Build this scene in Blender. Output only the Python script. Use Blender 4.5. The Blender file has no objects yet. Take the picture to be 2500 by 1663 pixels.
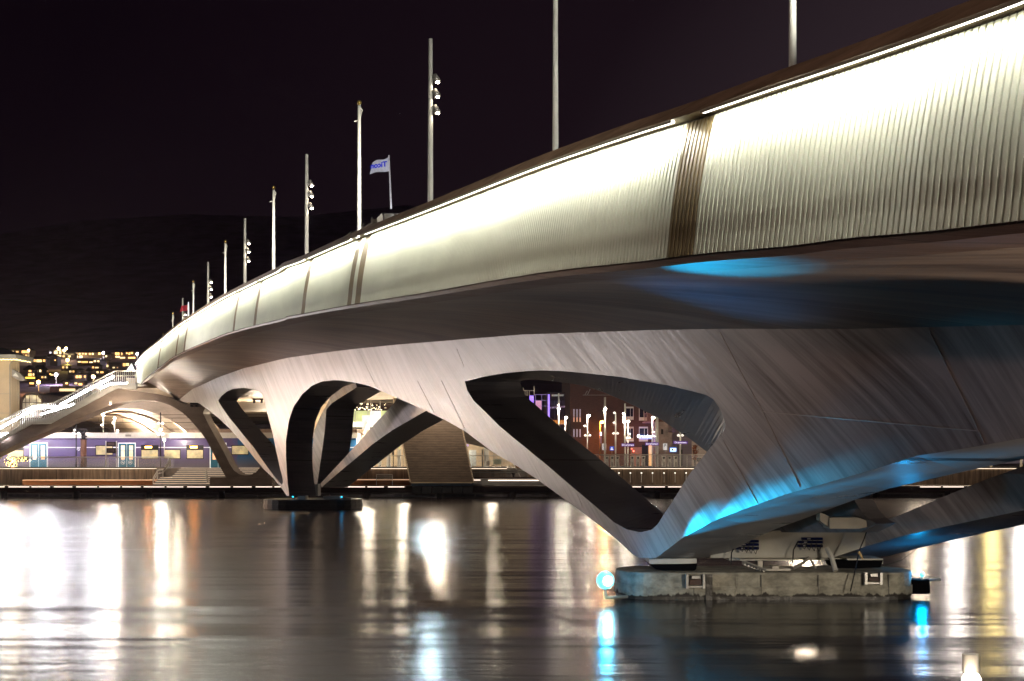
import bpy, math, random
import numpy as np
from mathutils import Vector, Matrix
from mathutils.geometry import delaunay_2d_cdt
random.seed(7)
SC = bpy.context.scene
COL = SC.collection
# ------------------------------------------------------------------ camera
F, CX, HY, CH = 3000.0, 1250.0, 1124.0, 3.1
cam = bpy.data.cameras.new('camera')
cam.sensor_width = 36.0
cam.lens = 36.0 * F / 2500.0
cam.shift_y = (HY - 831.5) / 2500.0
cam.clip_start, cam.clip_end = 0.1, 6000
co = bpy.data.objects.new('camera', cam)
COL.objects.link(co)
co.location = (0, 0, CH)
co.rotation_euler = (math.radians(90), 0, 0)
SC.camera = co
# ------------------------------------------------------------------ world: night sky over a lit town
W = bpy.data.worlds.new('World'); SC.world = W; W.use_nodes = True
nt = W.node_tree; nt.nodes.clear()
out = nt.nodes.new('ShaderNodeOutputWorld'); bg = nt.nodes.new('ShaderNodeBackground')
tc = nt.nodes.new('ShaderNodeTexCoord')
dt = nt.nodes.new('ShaderNodeVectorMath'); dt.operation = 'DOT_PRODUCT'
dt.inputs[1].default_value = Vector((0.60, 0.78, -0.16)).normalized()
nt.links.new(tc.outputs['Generated'], dt.inputs[0])
nz = nt.nodes.new('ShaderNodeTexNoise'); nz.inputs['Scale'].default_value = 2.2; nz.inputs['Detail'].default_value = 3
nt.links.new(tc.outputs['Generated'], nz.inputs['Vector'])
ad = nt.nodes.new('ShaderNodeMath'); ad.operation = 'MULTIPLY_ADD'; ad.inputs[1].default_value = 0.05
nt.links.new(nz.outputs['Fac'], ad.inputs[0]); nt.links.new(dt.outputs['Value'], ad.inputs[2])
rp = nt.nodes.new('ShaderNodeValToRGB')
cr = rp.color_ramp
cr.elements[0].position = 0.50; cr.elements[0].color = (0.0040, 0.0014, 0.0042, 1)
cr.elements[1].position = 1.02; cr.elements[1].color = (0.110, 0.088, 0.092, 1)
e = cr.elements.new(0.76); e.color = (0.0120, 0.0060, 0.0100, 1)
e = cr.elements.new(0.90); e.color = (0.050, 0.034, 0.042, 1)
nt.links.new(ad.outputs[0], rp.inputs[0])
nt.links.new(rp.outputs[0], bg.inputs[0]); bg.inputs[1].default_value = 0.68
nt.links.new(bg.outputs[0], out.inputs[0])
SC.view_settings.view_transform = 'Standard'
SC.view_settings.look = 'None'
SC.view_settings.exposure = 0.0
SC.cycles.use_denoising = True
SC.cycles.max_bounces = 5
SC.cycles.diffuse_bounces = 3
SC.cycles.glossy_bounces = 3
SC.cycles.sample_clamp_indirect = 6.0
SC.cycles.caustics_reflective = False
SC.cycles.caustics_refractive = False

def lamp(name, loc, power, color, radius=0.25, kind='POINT', target=None, spot=None, parent=None):
    l = bpy.data.lights.new(name, kind)
    l.energy = power; l.color = color
    if kind == 'AREA':
        l.shape = 'RECTANGLE'; l.size, l.size_y = radius
    else:
        l.shadow_soft_size = radius
    if kind == 'SPOT':
        l.spot_size = math.radians(spot); l.spot_blend = 1.0
    o = bpy.data.objects.new(name, l); COL.objects.link(o); o.location = loc
    if target is not None:
        o.rotation_euler = (Vector(target) - Vector(loc)).to_track_quat('-Z', 'Y').to_euler()
    if parent:
        o.parent = parent; o.matrix_parent_inverse = Matrix.Translation(-Vector(parent.location))
    return o

# unseen lamps added outside the frame to light legs and quay : see lamp_mast builder
# ------------------------------------------------------------------ helpers
def P(px, py, Z):
    return Vector(((px - CX) / F * Z, Z, CH + (HY - py) / F * Z))

def setup(o, parent):
    COL.objects.link(o)
    if parent is not None:
        root = parent
        while root.parent: root = root.parent
        o.parent = parent
        if parent is root:
            o.matrix_parent_inverse = Matrix.Translation(-Vector(root.location))

def mesh(name, verts, faces, mat, parent=None, uvs=None, smooth=False):
    m = bpy.data.meshes.new(name)
    m.from_pydata([tuple(v) for v in verts], [], faces)
    if uvs is not None:
        ul = m.uv_layers.new(name='UVMap')
        li = np.empty(len(m.loops), dtype=np.int32); m.loops.foreach_get('vertex_index', li)
        ul.data.foreach_set('uv', np.asarray(uvs, dtype=np.float32)[li].ravel())
    if smooth:
        m.polygons.foreach_set('use_smooth', [True] * len(m.polygons))
    m.materials.append(mat)
    m.update()
    o = bpy.data.objects.new(name, m)
    setup(o, parent)
    return o

class MB:
    def __init__(s): s.v = []; s.f = []
    def add(s, v, f):
        n = len(s.v); s.v += [Vector(q) for q in v]; s.f += [[i + n for i in q] for q in f]; return s
    def box(s, x0, x1, y0, y1, z0, z1):
        v = [(x0,y0,z0),(x1,y0,z0),(x1,y1,z0),(x0,y1,z0),(x0,y0,z1),(x1,y0,z1),(x1,y1,z1),(x0,y1,z1)]
        return s.add(v, [(0,3,2,1),(4,5,6,7),(0,1,5,4),(1,2,6,5),(2,3,7,6),(3,0,4,7)])
    def pbox(s, px0, px1, py0, py1, Z, d):        # a box whose front face has these photo corners at depth Z
        a = P(px0, py1, Z); b = P(px1, py0, Z)
        return s.box(a.x, b.x, Z, Z + d, a.z, b.z)
    def prism(s, pts, y0, y1):                    # pts in (x,z), counterclockwise not required
        n = len(pts)
        v = [(x, y0, z) for x, z in pts] + [(x, y1, z) for x, z in pts]
        f = [tuple(range(n)), tuple(range(2*n-1, n-1, -1))]
        f += [(i, n+i, n+(i+1) % n, (i+1) % n) for i in range(n)]
        return s.add(v, f)
    def pprism(s, pts, Z, d):
        return s.prism([(P(x, y, Z).x, P(x, y, Z).z) for x, y in pts], Z, Z + d)
    def tube(s, path, r, n=8, r2=None):
        path = [Vector(p) for p in path]; base = len(s.v); m = len(path)
        for i, p in enumerate(path):
            t = (path[min(i+1, m-1)] - path[max(i-1, 0)]).normalized()
            u = t.cross(Vector((0, 0, 1)));
            if u.length < 1e-3: u = Vector((1, 0, 0))
            u.normalize(); w = t.cross(u)
            rr = r if r2 is None else r + (r2 - r) * i / (m - 1)
            for k in range(n):
                a = 2 * math.pi * k / n
                s.v.append(p + (u * math.cos(a) + w * math.sin(a)) * rr)
        for i in range(m - 1):
            for k in range(n):
                s.f.append([base+i*n+k, base+i*n+(k+1) % n, base+(i+1)*n+(k+1) % n, base+(i+1)*n+k])
        s.f.append([base + k for k in range(n)][::-1]); s.f.append([base+(m-1)*n+k for k in range(n)])
        return s
    def ball(s, c, r, n=10, sz=1.0):
        c = Vector(c); v = []; f = []
        for i in range(n // 2 + 1):
            th = math.pi * i / (n // 2)
            for k in range(n):
                a = 2 * math.pi * k / n
                v.append(c + Vector((math.sin(th)*math.cos(a)*r, math.sin(th)*math.sin(a)*r, math.cos(th)*r*sz)))
        for i in range(n // 2):
            for k in range(n):
                f.append((i*n+k, i*n+(k+1) % n, (i+1)*n+(k+1) % n, (i+1)*n+k))
        return s.add(v, f)
    def build(s, name, mat, parent=None, smooth=False):
        return mesh(name, s.v, s.f, mat, parent, smooth=smooth)

def tag(o, label=None, cat=None, group=None, kind=None):
    if label: o['label'] = label
    if cat: o['category'] = cat
    if group: o['group'] = group
    if kind: o['kind'] = kind
    return o

def thing(name, label, cat, loc, group=None):
    o = bpy.data.objects.new(name, None); COL.objects.link(o); o.location = loc
    o.empty_display_size = 0.2
    return tag(o, label, cat, group)

def dup(root, delta, label=None, group=None):
    r = root.copy(); COL.objects.link(r); r.location = root.location + Vector(delta)
    if label: r['label'] = label
    if group: r['group'] = group
    for ch in root.children:
        c = ch.copy(); COL.objects.link(c); c.parent = r
        for g in ch.children:
            d = g.copy(); COL.objects.link(d); d.parent = c
    return r

# ------------------------------------------------------------------ materials
def N(nt, t, **kw):
    n = nt.nodes.new(t)
    for k, v in kw.items():
        if k in n.inputs: n.inputs[k].default_value = v
        else: setattr(n, k, v)
    return n

def mat(name, col, rough=0.6, metal=0.0, var=0.25, scale=3.0, stretch=(1, 1, 1), emit=None, es=0.0, bump=0.0, spec=0.5, uv=False, col2=None):
    m = bpy.data.materials.new(name); m.use_nodes = True
    nt = m.node_tree; b = nt.nodes['Principled BSDF']
    b.inputs['Roughness'].default_value = rough; b.inputs['Metallic'].default_value = metal
    b.inputs['Specular IOR Level'].default_value = spec
    tc = N(nt, 'ShaderNodeTexCoord'); mp = N(nt, 'ShaderNodeMapping'); mp.inputs['Scale'].default_value = stretch
    nt.links.new(tc.outputs['UV' if uv else 'Object'], mp.inputs[0])
    nz = N(nt, 'ShaderNodeTexNoise', Scale=scale, Detail=6.0, Roughness=0.6)
    nt.links.new(mp.outputs[0], nz.inputs['Vector'])
    r = N(nt, 'ShaderNodeValToRGB')
    c2 = col2 if col2 else tuple(min(1, c * (1 + var)) for c in col)
    c1 = tuple(c * (1 - var) for c in col)
    r.color_ramp.elements[0].position = 0.32; r.color_ramp.elements[0].color = (*c1, 1)
    r.color_ramp.elements[1].position = 0.68; r.color_ramp.elements[1].color = (*c2, 1)
    nt.links.new(nz.outputs['Fac'], r.inputs[0]); nt.links.new(r.outputs[0], b.inputs['Base Color'])
    if bump:
        bp = N(nt, 'ShaderNodeBump', Strength=bump, Distance=0.05)
        nt.links.new(nz.outputs['Fac'], bp.inputs['Height']); nt.links.new(bp.outputs[0], b.inputs['Normal'])
    if emit:
        b.inputs['Emission Color'].default_value = (*emit, 1); b.inputs['Emission Strength'].default_value = es
    return m

def glow(name, col, s):
    m = bpy.data.materials.new(name); m.use_nodes = True
    b = m.node_tree.nodes['Principled BSDF']
    b.inputs['Base Color'].default_value = (0.8, 0.8, 0.8, 1)
    b.inputs['Emission Color'].default_value = (*col, 1); b.inputs['Emission Strength'].default_value = s
    return m

def board_concrete(name, c_lo, c_hi, board, joint, rough=0.42, streak=(7.0, 0.35), jw=0.014, bump=0.25):
    """UV.x runs across the boards, UV.y along them"""
    m = bpy.data.materials.new(name); m.use_nodes = True
    nt = m.node_tree; b = nt.nodes['Principled BSDF']; L = nt.links.new
    uv = N(nt, 'ShaderNodeTexCoord')
    mp = N(nt, 'ShaderNodeMapping'); mp.inputs['Scale'].default_value = (streak[0], streak[1], 1)
    L(uv.outputs['UV'], mp.inputs[0])
    n1 = N(nt, 'ShaderNodeTexNoise', Scale=1.0, Detail=7.0, Roughness=0.62); L(mp.outputs[0], n1.inputs['Vector'])
    mp2 = N(nt, 'ShaderNodeMapping'); mp2.inputs['Scale'].default_value = (0.9, 0.25, 1); L(uv.outputs['UV'], mp2.inputs[0])
    n2 = N(nt, 'ShaderNodeTexNoise', Scale=0.7, Detail=4.0); L(mp2.outputs[0], n2.inputs['Vector'])
    sp = N(nt, 'ShaderNodeSeparateXYZ'); L(uv.outputs['UV'], sp.inputs[0])
    dv = N(nt, 'ShaderNodeMath', operation='DIVIDE'); dv.inputs[1].default_value = board; L(sp.outputs[0], dv.inputs[0])
    fl = N(nt, 'ShaderNodeMath', operation='FLOOR'); L(dv.outputs[0], fl.inputs[0])
    wn = N(nt, 'ShaderNodeTexWhiteNoise', noise_dimensions='1D'); L(fl.outputs[0], wn.inputs['W'])
    s1 = N(nt, 'ShaderNodeMath', operation='MULTIPLY_ADD'); s1.inputs[1].default_value = 0.13; L(wn.outputs['Value'], s1.inputs[0]); L(n1.outputs['Fac'], s1.inputs[2])
    s2 = N(nt, 'ShaderNodeMath', operation='MULTIPLY_ADD'); s2.inputs[1].default_value = 0.6; L(n2.outputs['Fac'], s2.inputs[0]); L(s1.outputs[0], s2.inputs[2])
    r = N(nt, 'ShaderNodeValToRGB')
    r.color_ramp.elements[0].position = 0.62; r.color_ramp.elements[0].color = (*c_lo, 1)
    r.color_ramp.elements[1].position = 1.2 if False else 1.0; r.color_ramp.elements[1].color = (*c_hi, 1)
    L(s2.outputs[0], r.inputs[0])
    # joints
    d2 = N(nt, 'ShaderNodeMath', operation='DIVIDE'); d2.inputs[1].default_value = joint; L(sp.outputs[0], d2.inputs[0])
    fr = N(nt, 'ShaderNodeMath', operation='FRACT'); L(d2.outputs[0], fr.inputs[0])
    lt = N(nt, 'ShaderNodeMath', operation='LESS_THAN'); lt.inputs[1].default_value = jw; L(fr.outputs[0], lt.inputs[0])
    mx = N(nt, 'ShaderNodeMixRGB', blend_type='MULTIPLY'); mx.inputs[2].default_value = (0.22, 0.2, 0.2, 1)
    L(lt.outputs[0], mx.inputs[0]); L(r.outputs[0], mx.inputs[1]); L(mx.outputs[0], b.inputs['Base Color'])
    rr = N(nt, 'ShaderNodeMapRange'); rr.inputs[1].default_value = 0.3; rr.inputs[2].default_value = 0.7
    rr.inputs[3].default_value = rough - 0.1; rr.inputs[4].default_value = rough + 0.15
    L(n1.outputs['Fac'], rr.inputs[0]); L(rr.outputs[0], b.inputs['Roughness'])
    bp = N(nt, 'ShaderNodeBump', Strength=bump, Distance=0.02); L(s1.outputs[0], bp.inputs['Height']); L(bp.outputs[0], b.inputs['Normal'])
    return m

M = {}
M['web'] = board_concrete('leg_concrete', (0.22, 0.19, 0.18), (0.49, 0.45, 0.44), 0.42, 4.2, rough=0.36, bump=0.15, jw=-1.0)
M['web_shaded'] = board_concrete('shaded_leg_concrete', (0.13, 0.13, 0.14), (0.24, 0.235, 0.25), 0.3, 3.1, rough=0.33, bump=0.05)  # darker copy of the leg concrete, shade put into the inner faces
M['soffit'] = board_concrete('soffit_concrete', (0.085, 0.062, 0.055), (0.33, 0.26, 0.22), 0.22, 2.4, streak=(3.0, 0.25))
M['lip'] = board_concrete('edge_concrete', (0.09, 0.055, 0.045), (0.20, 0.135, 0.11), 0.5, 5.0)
M['slat'] = mat('aluminium_slats', (0.70, 0.74, 0.60), 0.36, 0.1, 0.09, 0.35, (1, 1, 2.5))
M['joint_slat'] = mat('brown_joint_slats', (0.20, 0.15, 0.07), 0.4, 0.2, 0.2, 1.0)  # darker brown slats at the joints
M['coping'] = mat('coping_wood', (0.42, 0.33, 0.22), 0.5, 0, 0.35, 2.0, (0.3, 0.3, 6))
M['led'] = glow('led_strip', (1.0, 0.97, 0.86), 7.0)
M['pole'] = mat('painted_pole', (0.78, 0.77, 0.70), 0.45, 0, 0.04)
M['fixture'] = mat('fixture_metal', (0.35, 0.33, 0.3), 0.4, 0.4, 0.1)
M['lens'] = glow('floodlight_lens', (1.0, 0.86, 0.66), 60.0)
M['gold'] = mat('brass_finial', (0.7, 0.5, 0.15), 0.3, 0.8, 0.1)
M['asphalt'] = mat('asphalt', (0.05, 0.05, 0.05), 0.8, 0, 0.3, 8)

# ------------------------------------------------------------------ bridge plan
Dd = np.array([[3300,-330,470],[2900,-125,500],[2500,27,538],[2277,104,565],[2054,179,583],[1945,213,600],[1723,288,618],[1550,340,641],[1500,357,645],[1356,404,660.6],[1200,463,685.5],[1051,520,713],[877,584,740],[749,639,763],[668,674,783],[598,707,800],[550,730,814],[508,755,831.5],[472,777,847],[446,793,859],[422,812,871],[398,832.5,889],[370,854,911],[350,871,929],[336,892,946]], float)
_px = Dd[::-1, 0]; _t = Dd[::-1, 1]; _b = Dd[::-1, 2]
hx = [336,350,370,398,422,446,472,508,550,598,668,749,877,1051,1200,1356,1500,1550,1723,1945,2054,2277,2500]
hh = [54.8,55.9,57.6,60,62.6,65.9,70.4,76.5,84,93,109,124,156,193,222,256.6,288,301,330,387,404,461,511]
cf = np.polyfit((np.array(hx) - 1400.) / 1100, np.log(hh), 4)
PXS = np.concatenate([np.arange(3300, 700, -12.), np.arange(700, 336, -3.), [336.]])
def smooth(a, k):
    p = np.pad(a, k, mode='reflect', reflect_type='odd'); return np.convolve(p, np.ones(2*k+1)/(2*k+1), 'valid')
_q = np.clip(PXS, 336, 2500)
HH = np.exp(np.polyval(cf, (_q - 1400) / 1100)); HH = HH + np.clip(PXS - 2500, 0, None) * 0.23
FY = 5700.0 / HH; FX = (PXS - CX) / F * FY
_i0 = int(np.argmin(np.abs(PXS - 2300))); _dx, _dy = FX[_i0] - FX[_i0+8], FY[_i0] - FY[_i0+8]; _n = math.hypot(_dx, _dy); _dx /= _n; _dy /= _n
_dx, _dy = 0.30, -0.954
for _k in range(_i0):          # the deck runs on straight toward the near bank
    _r = (PXS[_k] - CX) / F; _tt = (_r * FY[_i0] - FX[_i0]) / (_dx - _r * _dy)
    FX[_k] = FX[_i0] + _dx * _tt; FY[_k] = FY[_i0] + _dy * _tt
T = np.gradient(np.stack([FX, FY], 1), axis=0); T /= np.linalg.norm(T, axis=1)[:, None]
NX, NY = smooth(T[:, 1], 4), smooth(-T[:, 0], 4)
_l = np.hypot(NX, NY); NX /= _l; NY /= _l
TOP = np.interp(PXS, _px, _t); BOT = np.interp(PXS, _px, _b)
TOP = np.where(PXS < 700, smooth(TOP, 3), smooth(TOP, 5)); BOT = np.where(PXS < 700, smooth(BOT, 3), smooth(BOT, 5))
S = np.concatenate([[0], np.cumsum(np.hypot(np.diff(FX), np.diff(FY)))])
ZT = CH + (HY - TOP) / F * FY
LIP = np.array([[3300,575],[2500,603],[2259,623],[2156,630],[1946,647],[1665,667],[1356,695],[1051,740],[900,760],[749,784],[598,819],[500,851],[422,883],[350,937],[327,955]], float)[::-1]
WTOP = np.array([[3300,770],[2500,793],[2083,803],[1761,803],[1591,806],[1273,817],[1039,836],[955,843],[871,851.5],[785,862],[700,874],[594,899.6],[529,923],[469.6,950],[440,974],[431,976]], float)[::-1]
# plan curve of the near leg plane, as depth against photo column
WK = np.array([[425,105.0],[440,103.5],[500,97],[600,87],[705,77],[900,56.5],[1200,38.7],[1600,27.5],[2000,21.6],[2500,17.1],[2900,14.6],[3300,12.8]], float)
cw = np.polyfit((WK[:, 0] - 1400) / 1100, np.log(1 / WK[:, 1]), 5)
def WZ(px): return float(np.exp(-np.polyval(cw, (px - 1400) / 1100)))
WP = np.arange(3300, 424, -5.); WYv = np.array([WZ(p) for p in WP]); WXv = (WP - CX) / F * WYv
WT = np.gradient(np.stack([WXv, WYv], 1), axis=0); WT /= np.linalg.norm(WT, axis=1)[:, None]
WNX, WNY = WT[:, 1], -WT[:, 0]
WS = np.concatenate([[0], np.cumsum(np.hypot(np.diff(WXv), np.diff(WYv)))])
def wi(arr, px): return float(np.interp(-px, -WP, arr))
OFFC = {}
def offcurve(t):
    """columns and depths of the leg plane moved t metres inward"""
    k = round(t, 2)
    if k not in OFFC:
        X = WXv + t * WNX; Y = WYv + t * WNY; c = CX + F * X / Y
        OFFC[k] = (c, X, Y)
    return OFFC[k]
def wpoint(px, py, t=0.0):
    c, X, Y = offcurve(t)
    y = float(np.interp(-px, -c, Y)); return P(px, py, y)
def wuv(px, z):
    k = float(np.interp(px, [500, 700, 1040, 1600, 2300, 2900], [1.6, 1.7, 2.0, 1.3, 0.76, 0.6]))
    return (-wi(WS, px) + k * z, z * 1.2 + wi(WS, px) * 0.12)

bridge = thing('city_bridge', 'long curved concrete bridge with lit slatted side panels crossing the river on branching legs', 'bridge', (5.9, 28, 0))

# ------------------------------------------------------------------ slatted side panel (real ribs)
def at_s(arr, s): return float(np.interp(s, S, arr))
def edge_point(s, off, curve=None, z=None):
    x = at_s(FX, s) + off * at_s(NX, s); y = at_s(FY, s) + off * at_s(NY, s)
    if curve is not None:
        px = CX + F * x / y; z = CH + (HY - float(np.interp(px, curve[:, 0], curve[:, 1]))) / F * y
    return Vector((x, y, z))
BOTC = np.stack([PXS[::-1], BOT[::-1]], 1)
S_END = S[-1]
BULGE = 0.32
joints = []
for a, b_ in ((1679, 1743), (893, 906), (874, 884), (757, 765), (636, 642), (584, 589), (460, 464), (440, 443), (395, 398)):
    joints.append((float(np.interp(-b_, -PXS, S)), float(np.interp(-a, -PXS, S))))
def in_joint(s): return any(a - 0.02 <= s <= b_ for a, b_ in joints)
def slat_run(name, material, ranges, width=0.84):
    v = []; f = []; rows = 9; p = 0.105
    for sa, sb in ranges:
        s = sa
        while s + p * 0.5 < sb:
            base = len(v)
            prof = ((0.0, -0.03), (0.002, 0.004), (0.010, 0.008), (p * width - 0.004, 0.002), (p * width, -0.03))
            cols = []
            for du, dn in prof:
                sc = s + du; zt = at_s(ZT, sc); pb = edge_point(sc, -BULGE, BOTC); cols.append((sc, dn, zt, pb.z))
            for r in range(rows):
                fr = r / (rows - 1)
                flare = 0.022 * max(0, fr - 0.9) * 10
                for sc, dn, zt, zb in cols:
                    q = edge_point(sc, -BULGE * (1 - (1 - fr) ** 1.6) - dn - flare, None, 0)
                    q.z = zt + (zb - zt) * fr
                    v.append(q)
            w = len(prof)
            for r in range(rows - 1):
                for k in range(w - 1):
                    f.append((base+r*w+k, base+(r+1)*w+k, base+(r+1)*w+k+1, base+r*w+k+1))
            s += p
    return mesh(name, v, f, material, bridge)
_js = sorted(joints); _rg = []; _a = 0.0
for j0, j1 in _js: _rg.append((_a, j0)); _a = j1
_rg.append((_a, S_END - 0.02))
slat_run('slat_cladding', M['slat'], _rg)
for j0, j1 in _js: slat_run('joint_panel', M['joint_slat'], [(j0, j1)])
def sweep(name, prof_fn, mat_, parent, s0=0.0, s1=None, step=0.5, closed=True, uvf=None, smooth_=False, caps=True):
    """prof_fn(s) -> list of Vector; the section is swept along the bridge"""
    s1 = S_END if s1 is None else s1
    n = max(2, int((s1 - s0) / step)); v = []; f = []; uv = []
    for i in range(n + 1):
        s = s0 + (s1 - s0) * i / n
        pr = prof_fn(s); w = len(pr)
        for j, q in enumerate(pr):
            v.append(q)
            if uvf: uv.append(uvf(s, j, q))
    for i in range(n):
        for j in range(w if closed else w - 1):
            a = i * w + j; b_ = i * w + (j + 1) % w
            f.append((a, b_, b_ + w, a + w))
    if closed and caps:
        f.append(tuple(range(w))[::-1]); f.append(tuple(range(n * w, n * w + w)))
    return mesh(name, v, f, mat_, parent, uv if uvf else None, smooth_)

def backing(s):
    zt = at_s(ZT, s); pb = edge_point(s, -BULGE, BOTC); o = []
    for r in range(7):
        fr = r / 6; q = edge_point(s, -BULGE * (1 - (1 - fr) ** 1.6) + 0.045, None, 0); q.z = zt + 0.03 + (pb.z - zt) * fr; o.append(q)
    return o
M['backing'] = mat('dark_backing', (0.02, 0.015, 0.01), 0.7, 0, 0.1)
sweep('backing_sheet', backing, M['backing'], bridge, step=0.4, closed=False)
def coping(s):
    zt = at_s(ZT, s); hc = 0.08 + 0.0
    k = 0.20
    return [edge_point(s, -0.24, None, zt + 0.035), edge_point(s, -0.20, None, zt + k), edge_point(s, 0.26, None, zt + k + 0.015), edge_point(s, 0.26, None, zt + 0.03)]
cp = sweep('handrail_coping', coping, M['coping'], bridge, step=0.4)
# led strip under the coping, in runs that stop at the joints
runs = []; a = 0.0
for j0, j1 in sorted(joints):
    runs.append((a, j0 - 0.05)); a = j1 + 0.05
runs.append((a, S_END - 0.05))
for a, b_ in runs:
    if b_ - a < 0.3: continue
    def led(s):
        zt = at_s(ZT, s)
        return [edge_point(s, -0.215, None, zt + 0.0), edge_point(s, -0.18, None, zt - 0.008), edge_point(s, -0.18, None, zt + 0.02), edge_point(s, -0.215, None, zt + 0.028)]
    sweep('led_strip', led, M['led'], bridge, a, b_, step=0.8)
    nseg = max(1, int(round((b_ - a) / (2.0 if a < 30 else 4.0))))
    for q in range(nseg):
        sa = a + (b_ - a) * q / nseg; sb = a + (b_ - a) * (q + 1) / nseg; sm = (sa + sb) / 2; zt = at_s(ZT, sm)
        p0 = edge_point(sa, -0.21, None, at_s(ZT, sa) - 0.012); p1 = edge_point(sb, -0.21, None, at_s(ZT, sb) - 0.012)
        c = (p0 + p1) / 2; tg = edge_point(sm, -0.10, None, zt - 0.75)
        ex = (p1 - p0).normalized(); ez = (c - tg); ez = (ez - ex * ez.dot(ex)).normalized(); ey = ez.cross(ex)
        l = bpy.data.lights.new('led_light', 'AREA'); l.shape = 'RECTANGLE'; l.size = (p1 - p0).length * 0.98; l.size_y = 0.035
        l.energy = 25.0 * (p1 - p0).length; l.color = (1.0, 0.96, 0.84)
        o = bpy.data.objects.new('led_light', l); COL.objects.link(o)
        mw = Matrix((ex, ey, ez)).transposed().to_4x4(); mw.translation = c
        o.parent = bridge; o.matrix_parent_inverse = Matrix.Translation(-Vector(bridge.location)); o.matrix_basis = mw
    def rail(s):
        zt = at_s(ZT, s)
        return [edge_point(s, -0.25, None, zt - 0.012), edge_point(s, -0.25, None, zt + 0.03), edge_point(s, -0.235, None, zt + 0.03), edge_point(s, -0.235, None, zt - 0.012)]
    sweep('light_cover', rail, M['slat'], bridge, a, b_, step=0.8)

# edge beam under the panel and the soffit up to the legs, then the middle and the far side
def lip_pts(s):
    b0 = edge_point(s, -BULGE + 0.05, BOTC); b0.z -= 0.02
    b1 = b0.copy(); b1.z -= 0.09
    b2 = edge_point(s, 0.45, LIP)
    return b0, b1, b2
def lipf(s):
    b0, b1, b2 = lip_pts(s); b3 = edge_point(s, 0.45, None, b2.z + 0.5); b4 = edge_point(s, 0.1, None, b0.z + 0.3)
    return [b0, b1, b2, b3, b4]
S_RE = S_END + 0.0
sweep('edge_beam', lipf, M['lip'], bridge, step=0.6, uvf=lambda s, j, q: (s + 0.9 * j, j * 0.5 + s * 0.03))

# map each s on the fascia to a column of the leg plane (perpendicular across the deck)
def w_at(s, t=0.0):
    """point of the leg plane straight across from fascia station s"""
    x0, y0 = at_s(FX, s), at_s(FY, s); nx, ny = at_s(NX, s), at_s(NY, s)
    d = (WXv - x0) * ny - (WYv - y0) * nx       # zero where the point is on the normal line
    i = np.where(np.diff(np.sign(d)) != 0)[0]
    if len(i) == 0:
        return None
    i = i[0]; k = d[i] / (d[i] - d[i+1])
    x = WXv[i] + k * (WXv[i+1] - WXv[i]); y = WYv[i] + k * (WYv[i+1] - WYv[i])
    px = CX + F * x / y
    z = CH + (HY - float(np.interp(px, WTOP[:, 0], WTOP[:, 1]))) / F * y
    return Vector((x, y, z)), Vector((nx, ny, 0))
def zdeck(s): return at_s(ZT, s) - 1.25
last = [None]
def under(s):
    r = w_at(s)
    b2 = lip_pts(s)[2]
    if r is None:
        if last[0] is None: # toward the near bank, or past the end of the leg wall
            w = b2 + Vector((at_s(NX, s), at_s(NY, s), 0)) * 4.2; w.z = b2.z - 0.35
            return b2, w, Vector((at_s(NX, s), at_s(NY, s), 0))
        w = W_TIP.copy(); n = last[0][1]
        return b2, w, n
    last[0] = r
    return b2, r[0], r[1]
W_TIP = wpoint(434, 974)
def soffit(s):
    b2, w, n = under(s)
    b2 = b2 + Vector((0, 0, 0.006))
    pts = []
    for k in range(9):
        t = k / 8; q = b2.lerp(w, t); q.z += 0.16 * math.sin(math.pi * t); pts.append(q)
    pts.append(w + n * 0.4 + Vector((0, 0, 0.02)))
    return pts
def sofuv(s, j, q): return (s * 0.55 + j * 0.6 + 0.0, s * 0.5 - j * 0.45)
last[0] = None
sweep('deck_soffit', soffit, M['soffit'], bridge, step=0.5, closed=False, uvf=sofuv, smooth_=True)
def middle(s):
    b2, w, n = under(s)
    w = w + Vector((0, 0, 0.03))
    a = [w + n * 0.35]
    for k in range(1, 7):
        t = k / 6; q = w + n * (0.35 + 4.2 * t); q.z = w.z + 0.05 + 0.35 * math.sin(math.pi * t) + 0.0; a.append(q)
    a.append(w + n * 8.0 + Vector((0, 0, 0.7)))
    top = zdeck(s)
    e = w + n * 8.3; e.z = top + 0.1; a.append(e)
    f_ = w + n * 8.3; f_.z = top + 1.3; a.append(f_)
    g = w + n * 8.15; g.z = top + 1.3; a.append(g)
    h = w + n * 8.15; h.z = top; a.append(h)
    b = edge_point(s, 0.2, None, top); a.append(b)
    return a
last[0] = None
sweep('deck', middle, M['soffit'], bridge, step=0.6, closed=False, uvf=lambda s, j, q: (s * 0.5 + j * 0.5, s * 0.5 - j * 0.5))

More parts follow.
